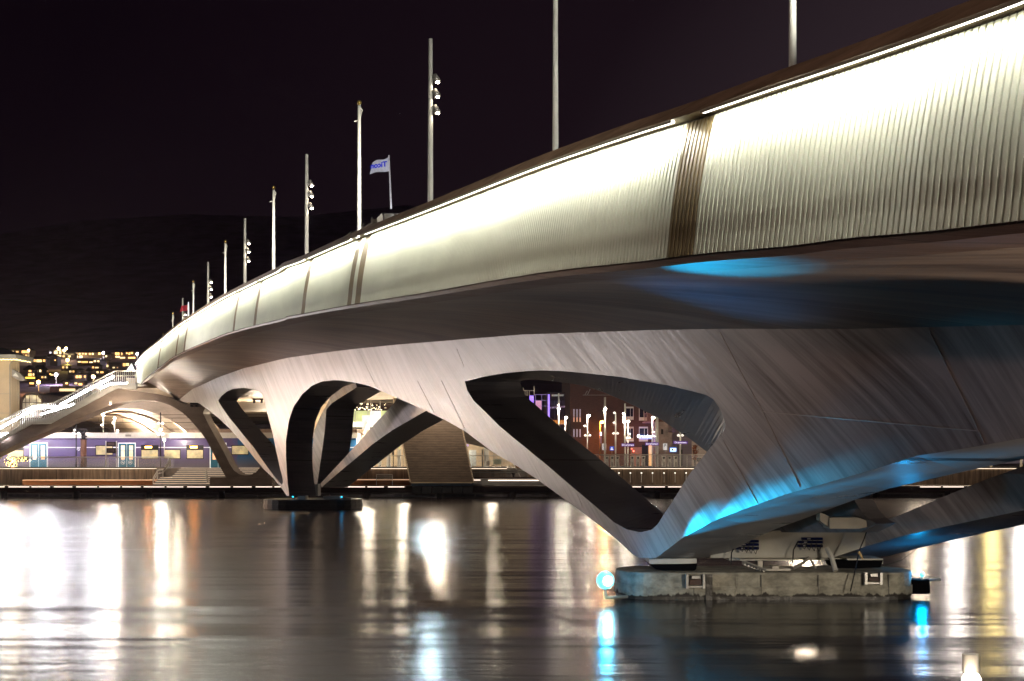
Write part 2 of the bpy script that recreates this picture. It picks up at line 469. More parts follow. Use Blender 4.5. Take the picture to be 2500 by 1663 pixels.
# ------------------------------------------------------------------ traced concrete legs
def dens(c, step=10):
    o = []
    n = len(c)
    for i in range(n):
        a = c[i]; b_ = c[(i + 1) % n]
        L = math.hypot(a[0]-b_[0], a[1]-b_[1]); k = max(1, int(L / step))
        for j in range(k):
            t = j / k
            p = [a[0] + (b_[0]-a[0]) * t, a[1] + (b_[1]-a[1]) * t]
            if len(a) > 2 and len(b_) > 2: p += [a[2] + (b_[2]-a[2]) * t, a[3] + (b_[3]-a[3]) * t]
            o.append(tuple(p))
    return o
def inside(x, y, poly):
    c = False; n = len(poly); j = n - 1
    for i in range(n):
        xi, yi = poly[i][0], poly[i][1]; xj, yj = poly[j][0], poly[j][1]
        if (yi > y) != (yj > y) and x < (xj - xi) * (y - yi) / (yj - yi) + xi: c = not c
        j = i
    return c
def slab(name, outer, holes, mat_front, mat_side, parent, tf, t0=0.0, grid=24, step=10, uvf=wuv):
    """outline traced in the photo, laid on the leg plane (t0 metres inward of it) and given real thickness tf(px)"""
    loops = [dens(outer, step)] + [dens(h, step) for h in holes]
    pts = []; edges = []; lid = []
    for L in loops:
        b0 = len(pts)
        for i, p in enumerate(L): pts.append(Vector((p[0], p[1]))); edges.append((b0 + i, b0 + (i + 1) % len(L)))
        lid.append((b0, len(L)))
    xs = [p[0] for p in loops[0]]; ys = [p[1] for p in loops[0]]
    bnd = np.array([[p.x, p.y] for p in pts])
    gx = min(xs)
    while gx < max(xs):
        gy = min(ys)
        while gy < max(ys):
            if inside(gx, gy, loops[0]) and not any(inside(gx, gy, h) for h in loops[1:]):
                if np.min(np.hypot(bnd[:, 0] - gx, bnd[:, 1] - gy)) > grid * 0.45: pts.append(Vector((gx, gy)))
            gy += grid
        gx += grid
    V, E, FF, ov, oe, of = delaunay_2d_cdt(pts, edges, [], 0, 1e-4, True)
    tris = []
    for t in FF:
        cx = sum(V[i].x for i in t) / len(t); cy = sum(V[i].y for i in t) / len(t)
        if inside(cx, cy, loops[0]) and not any(inside(cx, cy, h) for h in loops[1:]): tris.append(list(t))
    bnd = bnd
    # deep displacement controls in photo columns/rows
    ctrl = []
    flat = [p for L in loops for p in L]
    for p in flat:
        t = tf(p[0])
        a = wpoint(p[0], p[1], t0)
        if len(p) > 2: ctrl.append((p[0], p[1], p[2] - p[0], p[3] - p[1]))
        else:
            nx, ny = wi(WNX, p[0]), wi(WNY, p[0])
            q = a + Vector((nx, ny, 0)) * t
            qx = CX + F * q.x / q.y; qy = HY - (q.z - CH) * F / q.y
            ctrl.append((p[0], p[1], qx - p[0], qy - p[1]))
    C = np.array(ctrl)
    front = []; back = []; uv = []
    for q in V:
        w = 1.0 / ((C[:, 0] - q.x) ** 2 + (C[:, 1] - q.y) ** 2 + 1e-3) ** 1.5
        w /= w.sum(); dx = float((w * C[:, 2]).sum()); dy = float((w * C[:, 3]).sum())
        a = wpoint(q.x, q.y, t0); front.append(a)
        back.append(wpoint(q.x + dx, q.y + dy, t0 + tf(q.x)))
        uv.append(uvf(q.x, a.z))
    # orientation: front faces look toward the camera (negative y mostly)
    fr = []
    for t in tris:
        n = (front[t[1]] - front[t[0]]).cross(front[t[2]] - front[t[0]])
        fr.append(t if n.y < 0 else t[::-1])
    o1 = mesh(name, front, fr, mat_front, parent, uv)
    # sides and back as one mesh
    cnt = {}
    for t in fr:
        for i in range(3):
            a, b_ = t[i], t[(i + 1) % 3]; cnt[(a, b_)] = 1
    sv = front + back; n = len(front); sf = []
    for (a, b_) in cnt:
        if (b_, a) not in cnt: sf.append((b_, a, a + n, b_ + n))
    sf += [tuple(i + n for i in t[::-1]) for t in fr]
    suv = [(p.z, p.y * 0.4) for p in front] + [(p.z + 0.02, p.y * 0.4 + 1.5) for p in back]
    mesh(name + '_reveal', sv, sf, mat_side, parent, suv)
    return o1

wt = [(x, y + 0) for x, y in WTOP.tolist()]
outer = [(431, 975.5), (440, 974), (469.6, 950), (529, 923), (594, 899.6), (645, 886), (700, 874), (785, 862), (871, 851.5), (955, 843), (1039, 836), (1150, 826), (1273, 817), (1430, 811), (1591, 806), (1761, 803), (1920, 803), (2083, 803), (2300, 797), (2500, 793), (2900, 782), (3200, 773),
         (3200, 950, 3200, 1010), (2900, 1005, 2800, 1060), (2500, 1069, 2500, 1121), (2362, 1094, 2431, 1135), (2236, 1113, 2359, 1150), (2128, 1148, 2248, 1175), (2009, 1182, 2170, 1193), (1924, 1205, 2085, 1221), (1839, 1235, 2026, 1243), (1754, 1267, 1899, 1290), (1670, 1311, 1839, 1316), (1602, 1362, 1755, 1362), (1557, 1362, 1735, 1362),
         (1542, 1351), (1504, 1316), (1427, 1254), (1367.5, 1211), (1308, 1168), (1254, 1133), (1200, 1102), (1138.5, 1055), (1094, 1029.7), (1040.5, 1003), (963, 969), (916, 948), (895, 940.6), (868, 934.6), (832.6, 928.7), (815, 928), (785, 931.7), (761, 942), (737.6, 963), (717, 992.6), (705, 1028), (698, 1076), (698.4, 1117), (700, 1150), (702, 1176), (706, 1211), (700, 1211), (690, 1195.5), (667, 1167), (644, 1146), (623, 1121), (594, 1084.5), (560, 1046), (531, 1019.5), (508, 1000), (489, 987), (481, 983), (452, 983)]
hole1 = [(532.8, 978), (542, 966), (553.8, 956.3), (569, 949.7), (594, 946.8), (617, 950.6), (632, 955.4), (640, 964), (645.6, 981), (651.4, 1004), (659, 1034.8), (666.7, 1063.5), (672.4, 1092), (678, 1119), (684, 1145.7), (690, 1167), (691, 1178), (689, 1183), (685, 1181), (674, 1168.7), (655, 1143.8), (636, 1117), (617, 1090), (598, 1067), (578.7, 1042.4), (559.6, 1019.5), (542, 994.6)]
hole3 = [(1135,931.7,1270,934),(1189,918,1271,930),(1234,911,1285,927),(1278,906.5,1310,927),(1323,904.4,1345,930),(1367,905.6,1385,934.7),(1412,909.4,1430,943),(1456,914,1468,956),(1516,920.7,1515,975),(1575,931,1560,996),(1635,942,1605,1019),(1680,952.5,1640,1042),(1724,964,1672,1063),(1742,975,1690,1076),(1757,996,1708,1090),(1767,1019,1724,1102),(1771.7,1038.7,1740,1115),(1766,1055,1760,1122),(1724,1105.6,1770,1150),(1680,1162,1740,1195),(1644,1221,1710,1235),(1620,1257,1690,1262),(1605,1281,1670,1285),(1590,1294,1650,1280),(1563.6,1300,1640,1270),(1531,1293,1622,1258),(1501,1276.5,1600,1238),(1457,1239,1570,1211),(1397,1189,1516,1165),(1338,1138,1456,1114),(1278,1089,1400,1070),(1219,1040,1345,1022),(1174,995.6,1305,986),(1156,978,1284,969),(1141,954,1274,948)]
def tfn(px): return float(np.interp(px, [430, 560, 700, 830, 1100, 1600, 2500], [1.2, 1.5, 1.65, 2.1, 2.0, 2.1, 2.2]))
slab('leg_wall', outer, [hole1, hole3], M['web'], M['web_shaded'], bridge, tfn)
def seam(pts):
    path = []
    for (x0, y0), (x1, y1) in zip(pts[:-1], pts[1:]):
        k = 12
        for i in range(k + 1):
            a = wpoint(x0 + (x1 - x0) * i / k, y0 + (y1 - y0) * i / k, -0.003); path.append(a)
    return MB().tube(path, 0.009, 6).build('panel_seam', M['seam'], bridge)
M['seam'] = mat('seam_edge', (0.55, 0.5, 0.46), 0.35, 0, 0.1)
seam([(2268, 807), (2340, 952), (2404, 1083)]); seam([(1758, 812), (1820, 930), (1860, 1000), (1953, 1188)]); seam([(1862, 1005), (2050, 1022), (2385, 1052)]); seam([(1765, 1075), (1815, 1165), (1850, 1228)])
seam([(1019, 930), (1059, 1006)]); seam([(874, 853), (919, 946)]); seam([(1115, 852), (1133, 895)]); seam([(1078, 930), (1138, 1053)])
seam([(1407, 1200), (1425, 1245)])
# legs of the far side (pier by the quay)
tt = 5.2
slab('far_leg', [(800,985),(782,1016),(767,1052),(763,1088),(763,1181),(775,1181),(782,1132),(792.5,1058),(797,1000),(809,985),(848,960),(872,945),(868,934),(840,932),(812,955)], [], M['web'], M['web_shaded'], bridge, lambda p: 2.0, t0=tt, step=8)
slab('far_strut', [(782,1181),(841.6,1117),(921.7,1028),(963,983.7),(975,958),(1060,985),(1050,997),(1040.5,1003),(960,1049),(910,1084.6),(835.6,1147),(785,1190)], [], M['web'], M['web_shaded'], bridge, lambda p: 1.9, t0=tt, step=8)
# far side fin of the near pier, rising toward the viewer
slab('far_fin', [(2040,1296),(2116,1284),(2141,1277.7),(2203,1255),(2306,1212),(2391,1177),(2500,1137),(2750,1050),(3000,960),(3000,1140),(2750,1195),(2500,1246,2500,1281),(2315,1284,2395,1303),(2203,1309,2290,1327),(2098,1338,2200,1350),(2034,1359,2150,1362)], [], M['web'], M['web_shaded'], bridge, lambda p: 1.9, t0=5.0, step=14)
slab('cross_wall', [(1899,1288),(2026,1240),(2085,1219),(2100,1245),(2118,1266),(2141,1279),(2100,1300),(1880,1300)], [], M['web_shaded'], M['web_shaded'], bridge, lambda p: 0.5, t0=3.2, step=14)
# ------------------------------------------------------------------ water
def water_mat():
    m = bpy.data.materials.new('river_water'); m.use_nodes = True
    nt = m.node_tree; b = nt.nodes['Principled BSDF']; L = nt.links.new
    b.inputs['Base Color'].default_value = (0.012, 0.008, 0.009, 1)
    b.inputs['Roughness'].default_value = 0.21
    b.inputs['IOR'].default_value = 1.33
    b.inputs['Specular IOR Level'].default_value = 0.75
    tc = N(nt, 'ShaderNodeTexCoord')
    def nz(sx, sy, d, rough=0.5):
        mp = N(nt, 'ShaderNodeMapping'); mp.inputs['Scale'].default_value = (sx, sy, 1); L(tc.outputs['Object'], mp.inputs[0])
        n = N(nt, 'ShaderNodeTexNoise', Scale=1.0, Detail=d, Roughness=rough); L(mp.outputs[0], n.inputs['Vector']); return n
    a = nz(0.35, 1.9, 3.0); c = nz(0.022, 0.36, 2.5); d = nz(2.2, 9.0, 2.0)
    b1 = N(nt, 'ShaderNodeBump', Strength=1.0, Distance=0.011); L(a.outputs['Fac'], b1.inputs['Height'])
    b2 = N(nt, 'ShaderNodeBump', Strength=1.0, Distance=0.12); L(c.outputs['Fac'], b2.inputs['Height']); L(b1.outputs[0], b2.inputs['Normal'])
    b3 = N(nt, 'ShaderNodeBump', Strength=1.0, Distance=0.003); L(d.outputs['Fac'], b3.inputs['Height']); L(b2.outputs[0], b3.inputs['Normal'])
    L(b3.outputs[0], b.inputs['Normal'])
    return m
wv = [(-900, -60, 0), (900, -60, 0), (900, 104, 0), (-900, 104, 0)]
tag(mesh('river_water', wv, [(0, 1, 2, 3)], water_mat()), kind='structure')

def tide(m):
    """wet algae line with a ragged edge and dark drips"""
    nt = m.node_tree; b = nt.nodes['Principled BSDF']; L = nt.links.new
    src = b.inputs['Base Color'].links[0].from_socket
    tc = N(nt, 'ShaderNodeTexCoord'); sp = N(nt, 'ShaderNodeSeparateXYZ'); L(tc.outputs['Object'], sp.inputs[0])
    mp = N(nt, 'ShaderNodeMapping'); mp.inputs['Scale'].default_value = (1, 1, 0.25); L(tc.outputs['Object'], mp.inputs[0])
    n = N(nt, 'ShaderNodeTexNoise', Scale=2.6, Detail=7.0, Roughness=0.65); L(mp.outputs[0], n.inputs['Vector'])
    a = N(nt, 'ShaderNodeMath', operation='MULTIPLY_ADD'); a.inputs[1].default_value = -0.55; L(n.outputs['Fac'], a.inputs[0]); L(sp.outputs[2], a.inputs[2])
    r = N(nt, 'ShaderNodeMapRange'); r.inputs[1].default_value = -0.17; r.inputs[2].default_value = -0.14; r.inputs[3].default_value = 1; r.inputs[4].default_value = 0
    L(a.outputs[0], r.inputs[0])
    mx = N(nt, 'ShaderNodeMixRGB'); mx.inputs[2].default_value = (0.022, 0.018, 0.014, 1); L(r.outputs[0], mx.inputs[0]); L(src, mx.inputs[1])
    n2 = N(nt, 'ShaderNodeTexNoise', Scale=5.0, Detail=8.0, Roughness=0.7); mp2 = N(nt, 'ShaderNodeMapping'); mp2.inputs['Scale'].default_value = (1, 1, 0.12); L(tc.outputs['Object'], mp2.inputs[0]); L(mp2.outputs[0], n2.inputs['Vector'])
    r2 = N(nt, 'ShaderNodeMapRange'); r2.inputs[1].default_value = 0.60; r2.inputs[2].default_value = 0.70; r2.inputs[4].default_value = 0.6; L(n2.outputs['Fac'], r2.inputs[0])
    m2 = N(nt, 'ShaderNodeMixRGB'); m2.inputs[2].default_value = (0.05, 0.04, 0.03, 1); L(r2.outputs[0], m2.inputs[0]); L(mx.outputs[0], m2.inputs[1]); L(m2.outputs[0], b.inputs['Base Color'])
# ------------------------------------------------------------------ materials
M['pontoon'] = mat('pontoon_concrete', (0.27, 0.26, 0.21), 0.75, 0, 0.45, 3.5, (1, 1, 1.5), bump=0.6)
tide(M['pontoon'])
M['algae'] = mat('wet_algae', (0.03, 0.028, 0.024), 0.35, 0, 0.4, 5, bump=0.5)
M['rubber'] = mat('black_rubber', (0.004, 0.004, 0.005), 0.95, 0, 0.2, spec=0.03)
M['pier_white'] = mat('painted_concrete', (0.36, 0.35, 0.30), 0.6, 0, 0.14, 1.5, bump=0.15)
M['plinth'] = mat('bearing_plinth', (0.50, 0.48, 0.42), 0.6, 0, 0.1, 3)
M['steel'] = mat('galvanised_steel', (0.42, 0.42, 0.40), 0.35, 0.7, 0.15)
M['navy'] = mat('cable_box', (0.006, 0.012, 0.06), 0.8, 0, 0.2, spec=0.08)
M['white'] = mat('white_paint', (0.75, 0.74, 0.70), 0.5, 0, 0.05)
M['black'] = mat('dark_metal', (0.012, 0.010, 0.012), 0.5, 0.2, 0.3)
M['quay'] = mat('quay_concrete', (0.20, 0.145, 0.10), 0.7, 0, 0.55, 1.6, (4, 1, 0.25), bump=0.2)
M['timber'] = mat('bench_timber', (0.26, 0.09, 0.025), 0.5, 0, 0.45, 3, (0.3, 1, 8), bump=0.2)
M['dark_timber'] = mat('fender_timber', (0.045, 0.022, 0.016), 0.6, 0, 0.5, 2, (0.4, 1, 6))
M['paving'] = mat('plaza_paving', (0.28, 0.25, 0.22), 0.6, 0, 0.2, 2)
M['cream'] = mat('cream_concrete', (0.46, 0.38, 0.29), 0.6, 0, 0.16, 0.5, (1, 1, 4), bump=0.1)
M['arch'] = mat('arch_concrete', (0.17, 0.13, 0.105), 0.6, 0, 0.22, 0.9, (1, 1, 2))
M['stairm'] = mat('stair_metal', (0.45, 0.44, 0.41), 0.45, 0.1, 0.08)
M['led_w'] = glow('cool_led', (0.95, 0.92, 1.0), 130.0)
M['led_line'] = glow('edge_light', (1.0, 0.80, 0.66), 2.4)
M['led_line2'] = glow('coping_light', (1.0, 0.78, 0.55), 1.5)
M['winlit'] = glow('warm_window', (1.0, 0.62, 0.25), 2.2)
M['winpale'] = glow('pale_window', (1.0, 0.86, 0.55), 1.6)
M['blue_glass'] = glow('blue_glass', (0.0, 0.62, 1.0), 3.0)
M['blue_led'] = glow('blue_lamp_glass', (0.25, 0.85, 1.0), 90.0)

# ------------------------------------------------------------------ poles on the deck
def deck_pole(px, base_py, ztop, floods, label, group):
    # depth from the pole's top, all poles reach the same level
    top_py = ztop
    Z = 17.1 * F / (HY - top_py) if top_py is not None else floods_Z[px]
    x = (px - CX) / F * Z
    i = int(np.argmin(np.abs(FY + 0 * NX + 2.0 - Z)))
    zb = float(ZT[i]) - 1.25
    zt = 20.2
    nm = 'lamp_mast' if floods else 'flag_pole'
    t = thing(nm, label, 'lamp post' if floods else 'flagpole', (x, Z, zb), group)
    mb = MB()
    if floods:
        mb.tube([(x, Z, zb), (x, Z, zt)], 0.13, 12, 0.085)
    else:
        mb.tube([(x, Z, zb), (x, Z, zt - 0.3)], 0.12, 12, 0.075)
    mb.build('pole', M['pole'], t, True)
    if floods:
        for dz in (1.65, 2.25, 2.9):
            z = zt - dz
            m = MB(); m.tube([(x + 0.05, Z - 0.02, z + 0.05), (x + 0.2, Z - 0.05, z + 0.05)], 0.03, 6)
            m.tube([(x + 0.16, Z - 0.05, z + 0.17), (x + 0.29, Z - 0.12, z - 0.13)], 0.10, 10, 0.15)
            h = m.build('floodlight', M['fixture'], t, True)
            MB().ball((x + 0.30, Z - 0.125, z - 0.15), 0.075, 10, 0.7).build('lens', M['lens'], h, True)
        lamp('mast_light', (x + 0.35, Z + 0.25, zt - 2.2), 9000, (1.0, 0.93, 0.80), 0.06, 'SPOT', (x - 7.4, Z + 18.6, zt - 6), 56, parent=t)
    else:
        MB().ball((x, Z, zt - 0.15), 0.11, 10).build('finial', M['gold'], t, True)
        MB().tube([(x - 0.25, Z, zt - 1.05), (x + 0.05, Z, zt - 0.95), (x + 0.14, Z, zt - 0.5), (x + 0.02, Z, zt - 0.35)], 0.03, 6).build('halyard_arm', M['pole'], t)
    return t
floods_Z = {1356: 40.5, 1935: 31.0}
PG = 'tall posts along the bridge deck'
deck_pole(1935, 195, None, False, 'thick pale pole cut off by the top of the picture, nearest of the bridge posts', PG)
deck_pole(1356, 394, None, False, 'pale pole cut off by the top, between the nearest post and first floodlit mast', PG)
deck_pole(1051, 509, 95, True, 'largest pole with three glowing floodlights, nearest of the floodlit masts', PG)
deck_pole(877, 578, 243, False, 'slim flagpole with gold ball beside the rooftop building behind the bridge', PG)
deck_pole(749, 632, 377, True, 'second nearest pole with three glowing floodlights on the bridge', PG)
deck_pole(668, 666, 452, False, 'white flagpole with ball top between second and third floodlit masts', PG)
deck_pole(598, 700, 534, True, 'third floodlit mast, with three bright starry lamps on its side', PG)
deck_pole(550, 725, 585, False, 'white flagpole with ball top between the third and fourth floodlit masts', PG)
deck_pole(508, 750, 640, True, 'fourth floodlit mast from the viewer with three lamps', PG)
deck_pole(472, 775, 683, False, 'short looking white flagpole just beyond the fourth floodlit mast', PG)
deck_pole(446, 790, 728, True, 'farthest floodlit mast, standing in front of the dark red flag', PG)
deck_pole(422, 812, 762, False, 'far white flagpole just past the farthest floodlit mast', PG)
deck_pole(398, 832, 812, False, 'farthest and smallest pole peeping over the bridge panel', PG)

# ------------------------------------------------------------------ pontoons (concrete fender bases in the river)
def pontoon(label, x0, x1, y, w, group, big):
    t = thing('pier_pontoon', label, 'pontoon', ((x0 + x1) / 2, y, 0), group)
    def ring(inset, z):
        pts = []
        r = w / 2 - inset; cy = y + w / 2
        for k in range(13):
            a = math.pi / 2 + math.pi * k / 12
            pts.append((x0 + w / 2 * 0.8 + math.cos(a) * r * 0.8, cy + math.sin(a) * r, z))
        for k in range(13):
            a = -math.pi / 2 + math.pi * k / 12
            pts.append((x1 - w / 2 * 0.8 + math.cos(a) * r * 0.8, cy + math.sin(a) * r, z))
        return pts
    def loft(rings, name, m_, par):
        v = []; f = []; n = len(rings[0])
        for r in rings: v += r
        for i in range(len(rings) - 1):
            for k in range(n): f.append((i*n+k, i*n+(k+1) % n, (i+1)*n+(k+1) % n, (i+1)*n+k))
        f.append(tuple(range(n))[::-1]); f.append(tuple(range((len(rings)-1)*n, len(rings)*n)))
        return mesh(name, v, f, m_, par)
    loft([ring(0.04, -0.6), ring(0.04, 0.075)], 'wet_foot', M['algae'], t)
    loft([ring(0.0, 0.075), ring(0.0, 0.30)], 'lower_course', M['pontoon'] if big else M['algae'], t)
    loft([ring(0.035, 0.30), ring(0.035, 0.56), ring(0.06, 0.60)], 'upper_course', M['pontoon'] if big else M['algae'], t)
    return t
PO = 'concrete pontoons under the bridge piers'
near = pontoon('long stained concrete pontoon carrying the near bridge pier beside the blue lamp', 2.35, 9.15, 27.27, 1.9, PO, True)
far = pontoon('small black pontoon under the bridge pier close to the station quay', -16.1, -9.7, 77.5, 4.5, PO, False)
# vertical joints and dark recesses in the near pontoon
for px in (1695, 1860, 2000, 2172):
    a = P(px, 1432, 27.2); MB().box(a.x - 0.006, a.x + 0.006, 27.262, 27.3, 0.08, 0.56).build('joint', M['algae'], near)
a = P(1735, 1432, 27.2); MB().box(a.x - 0.10, a.x + 0.05, 27.255, 27.32, -0.1, 0.57).build('recess', M['algae'], near)
for px0, px1, py0, py1 in ((1675, 1722, 1403, 1437), (2112, 2155, 1398, 1428)):
    m = MB()
    m.pbox(px0, px0 + 6, py0, py1, 27.15, 0.13); m.pbox(px1 - 6, px1, py0, py1, 27.15, 0.13)
    m.pbox(px0 + 6, px1 - 6, py1 - 6, py1 - 2, 27.17, 0.11)
    m.pbox(px0 + 14, px1 - 12, py0 + 3, py0 + 10, 27.17, 0.11)
    h = m.build('fender_bracket', M['steel'], near)
    MB().pbox(px0 + 9, px1 - 9, py0 + 12, py1 - 9, 27.2, 0.08).build('fender_block', M['dark_timber'], h)
m = MB(); m.tube([P(2241, 1448, 27.9), P(2241, 1414, 27.9)], 0.27, 16, 0.25); m.build('end_fender', M['rubber'], near)
# blue navigation lamps
def nav_lamp(px, py, Z, r, power, label, base_z):
    c = P(px, py, Z)
    t = thing('navigation_lamp', label, 'lamp', (c.x, Z, base_z), 'blue navigation lamps on the pontoons')
    MB().ball(c, r, 12).build('lamp_glass', M['blue_glass'], t, True)
    if r > 0.15: MB().ball((c.x + r * 0.2, c.y - r * 0.75, c.z), r * 0.55, 12).build('lamp_core', M['blue_led'], t, True)
    MB().tube([(c.x, c.y, c.z - r), (c.x, c.y, base_z)], 0.03, 6).build('stand', M['steel'], t)
    MB().tube([(c.x, c.y, base_z + 0.02), (c.x + 0.5, c.y + 0.25, base_z + 0.02)], 0.035, 6).build('bracket', M['steel'], t)
    lamp('blue_light', (c.x, c.y, c.z + r + 0.02), power, (0.0, 0.42, 1.0), 0.08, parent=t)
    if r > 0.15:
        for p_, r_, tg_, an_ in ((4500, 0.05, (3.7, 25.3, 1.5), 24), (7500, 0.05, (4.4, 23.8, 2.0), 13), (6500, 0.05, (4.95, 22.6, 2.3), 10), (900, 0.05, (5.1, 22.2, 2.7), 20), (6500, 0.03, (3.1, 16.8, 5.8), 12), (500, 0.05, (3.8, 20.0, 6.9), 30)):
            lamp('blue_beam', (c.x + 0.05, c.y - 0.08, c.z + r + 0.07), p_, (0.0, 0.50 if an_ < 30 else 0.28, 0.95), r_, 'SPOT', tg_, an_, parent=t)
    return t
nav_lamp(1478, 1417, 26.6, 0.19, 45, 'dazzling blue lamp at the river end of the near pontoon, below the leg tip', 0.1)
nav_lamp(2251, 1403, 27.9, 0.05, 30, 'small blue lamp at the far end of the near pontoon, above the black fender', 0.35)
nav_lamp(715, 1213, 77.4, 0.05, 1.5, 'small blue lamp on the black pontoon, under the curved leg', 0.6)
nav_lamp(834, 1213.5, 77.4, 0.05, 1.5, 'small blue lamp on the black pontoon beside the slanting strut', 0.6)

# pier head and its equipment on the near pontoon
t = thing('pier_block', 'pale concrete block between the bridge legs on the near pontoon', 'pier', (P(1950, 1361, 28.2).x, 28.2, 0.6))
MB().pprism([(1735, 1362), (1740, 1296), (2065, 1295), (2034, 1362)], 28.15, 1.2).build('block', M['pier_white'], t)
MB().pprism([(1780, 1369), (1780, 1363.5), (2060, 1363.5), (2060, 1367)], 28.2, 1.0).build('bottom_slab', M['plinth'], t)
zc_ = wpoint(2060, 1280, 5.0).y - 0.75; zc_ = min(zc_, wpoint(2060, 1280, 3.2).y - 0.75, 27.4)
m = MB(); m.pprism([(2025, 1291), (2025, 1264), (2097, 1264), (2116, 1271), (2116, 1287), (2097, 1291)], zc_, 0.5)
m.pprism([(2002, 1271), (2002, 1250), (2025.5, 1262), (2025.5, 1289)], zc_ + 0.06, 0.3)
m.build('bearing_cap', M['pier_white'], t)
MB().pprism([(2066, 1296), (2118, 1290), (2112, 1335), (2035, 1361)], 28.1, 1.0).build('leg_foot', M['pier_white'], t)
for px0, px1 in ((1585, 1701), (2068, 2156)):
    MB().pbox(px0, px1, 1364, 1377, 27.9, 0.9).build('plinth', M['plinth'], t)
GB = 'black rubber boots around the bearings'
for k, (pts, lab) in enumerate((([(1580, 1374), (1592, 1379), (1702, 1376), (1700, 1390), (1690, 1397), (1640, 1397), (1600, 1390)], 'black rubber bearing boot under the bridge leg nearest the blue lamp'),
                 ([(2031, 1365), (2045, 1368), (2156, 1368), (2150, 1386), (2090, 1388), (2043, 1387)], 'black rubber bearing boot under the far leg of the near pier'))):
    o = MB().pprism(pts, 27.85, 0.85).build('bearing_boot', M['rubber']); tag(o, lab, 'bearing', GB)
# cable boxes
def cable_box(px0, px1, py0, label):
    t = thing('cable_box', label, 'junction box', P((px0 + px1) / 2, py0 + 24, 28.1), 'blue cable boxes on the pier block')
    for dy, s in ((0, 10), (8, 2), (17, 0)):
        b_ = MB().pbox(px0 + s, px1, py0 + dy, py0 + dy + 6, 28.0, 0.12).build('unit', M['navy'], t)
        MB().pbox(px0 + s + 12, px0 + s + 20, py0 + dy + 2, py0 + dy + 3.6, 27.99, 0.01).build('sticker', M['white'], b_)
    w = px1 - px0
    m = MB()
    for k in range(4):
        x0 = px0 + w * (0.2 + 0.2 * k)
        m.tube([P(x0, py0 + 4, 27.96), P(x0 - 6, py0 + 18, 27.95), P(x0 + 3, py0 + 28 + 2 * k, 27.95), P(x0 + 9, py0 + 15, 27.96)], 0.012, 5)
    m.tube([P(px0, py0 + 8, 27.96), P(px0 - 12, py0 + 30, 27.9), P(px0 - 14, py0 + 62, 27.8)], 0.015, 5)
    m.build('cable', M['black'], t)
    MB().pbox(px0 + 6, px1 - 4, py0 + 24, py0 + 30, 28.06, 0.07).build('tray', M['plinth'], t)
cable_box(1949, 2009, 1313, 'stacked dark blue cable boxes in the middle of the pale pier block')
cable_box(1798, 1853, 1319, 'stacked dark blue cable boxes half hidden beneath the dark fin')
t = thing('maintenance_platform', 'small stepped grey metal platform with pipes lying on the near pontoon', 'platform', P(1880, 1395, 27.7))
m = MB()
m.pbox(1806, 1935, 1366, 1368.5, 27.7, 0.6); m.pbox(1870, 1930, 1389, 1394, 27.6, 0.6); m.pbox(1886, 1902, 1382, 1389, 27.65, 0.3); m.pbox(1850, 1862, 1370, 1392, 27.7, 0.3)
m.build('deck_plate', M['plinth'], t)
m = MB()
for k in range(7):
    x = 1818 + k * 7.5; y = 1372 + k * 2.6; m.pbox(x, x + 4, y, y + 9, 27.6, 0.35)
m.tube([P(1812, 1369, 27.55), P(1870, 1392, 27.5)], 0.03, 6)
m.build('pipe', M['steel'], t)
o = MB().tube([P(2018, 1337, 27.8), P(2030, 1360, 27.7), P(2040, 1394, 27.5)], 0.045, 8, 0.06).build('drain_pipe', M['plinth']); tag(o, 'bent pale drain pipe reaching from the pier block down to the pontoon', 'pipe')
o = MB().tube([P(1976, 1362, 28.0), P(1960, 1375, 27.9), P(1935, 1388, 27.7)], 0.04, 6).tube([P(1976, 1362, 28.0), P(1992, 1388, 27.9)], 0.03, 6).build('support_strut', M['fixture']); tag(o, 'dark brown forked strut under the pier block in front of bright water', 'strut')
o = MB().tube([P(2120, 1285, 27.3), P(2110, 1315, 27.25), P(2098, 1343, 27.2), P(2088, 1390, 27.1), P(2076, 1444, 27.0)], 0.014, 5).tube([P(2238, 1341, 28), P(2200, 1368, 27.9), P(2150, 1384, 27.8)], 0.01, 5).build('mooring_rope', M['black']); tag(o, 'thin black rope hanging across the near pontoon from the bearing cap', 'rope')
t = thing('shuttlecock_tag', 'small pale rope knot lit gold just above the far rubber boot', 'rope knot', P(2100, 1362, 27.2))
MB().tube([P(2096, 1347, 27.15), P(2102, 1356, 27.15), P(2107, 1366, 27.15)], 0.035, 7, 0.015).build('knot', mat('rope_fibre', (0.6, 0.42, 0.2), 0.8), t)
t.name = 'rope_knot'
# far pier feet
for (px0, px1, py0, py1, mt, nm, lab) in ((727, 745, 1208, 1220, 'plinth', 'bearing_block', 'pale bearing block under the curved leg on the black pontoon'),
                                       (757, 776, 1182, 1211, 'steel', 'steel_trestle', 'bluish steel bearing frame between the two legs on the black pontoon'),
                                       (789, 830, 1212, 1218, 'plinth', 'bearing_block', 'low pale bearing slab beneath the slanting strut on the black pontoon')):
    o = MB().pbox(px0, px1, py0, py1, 78.2, 1.2).build(nm, M[mt]); tag(o, lab, 'bearing', 'bearings on the far pontoon')

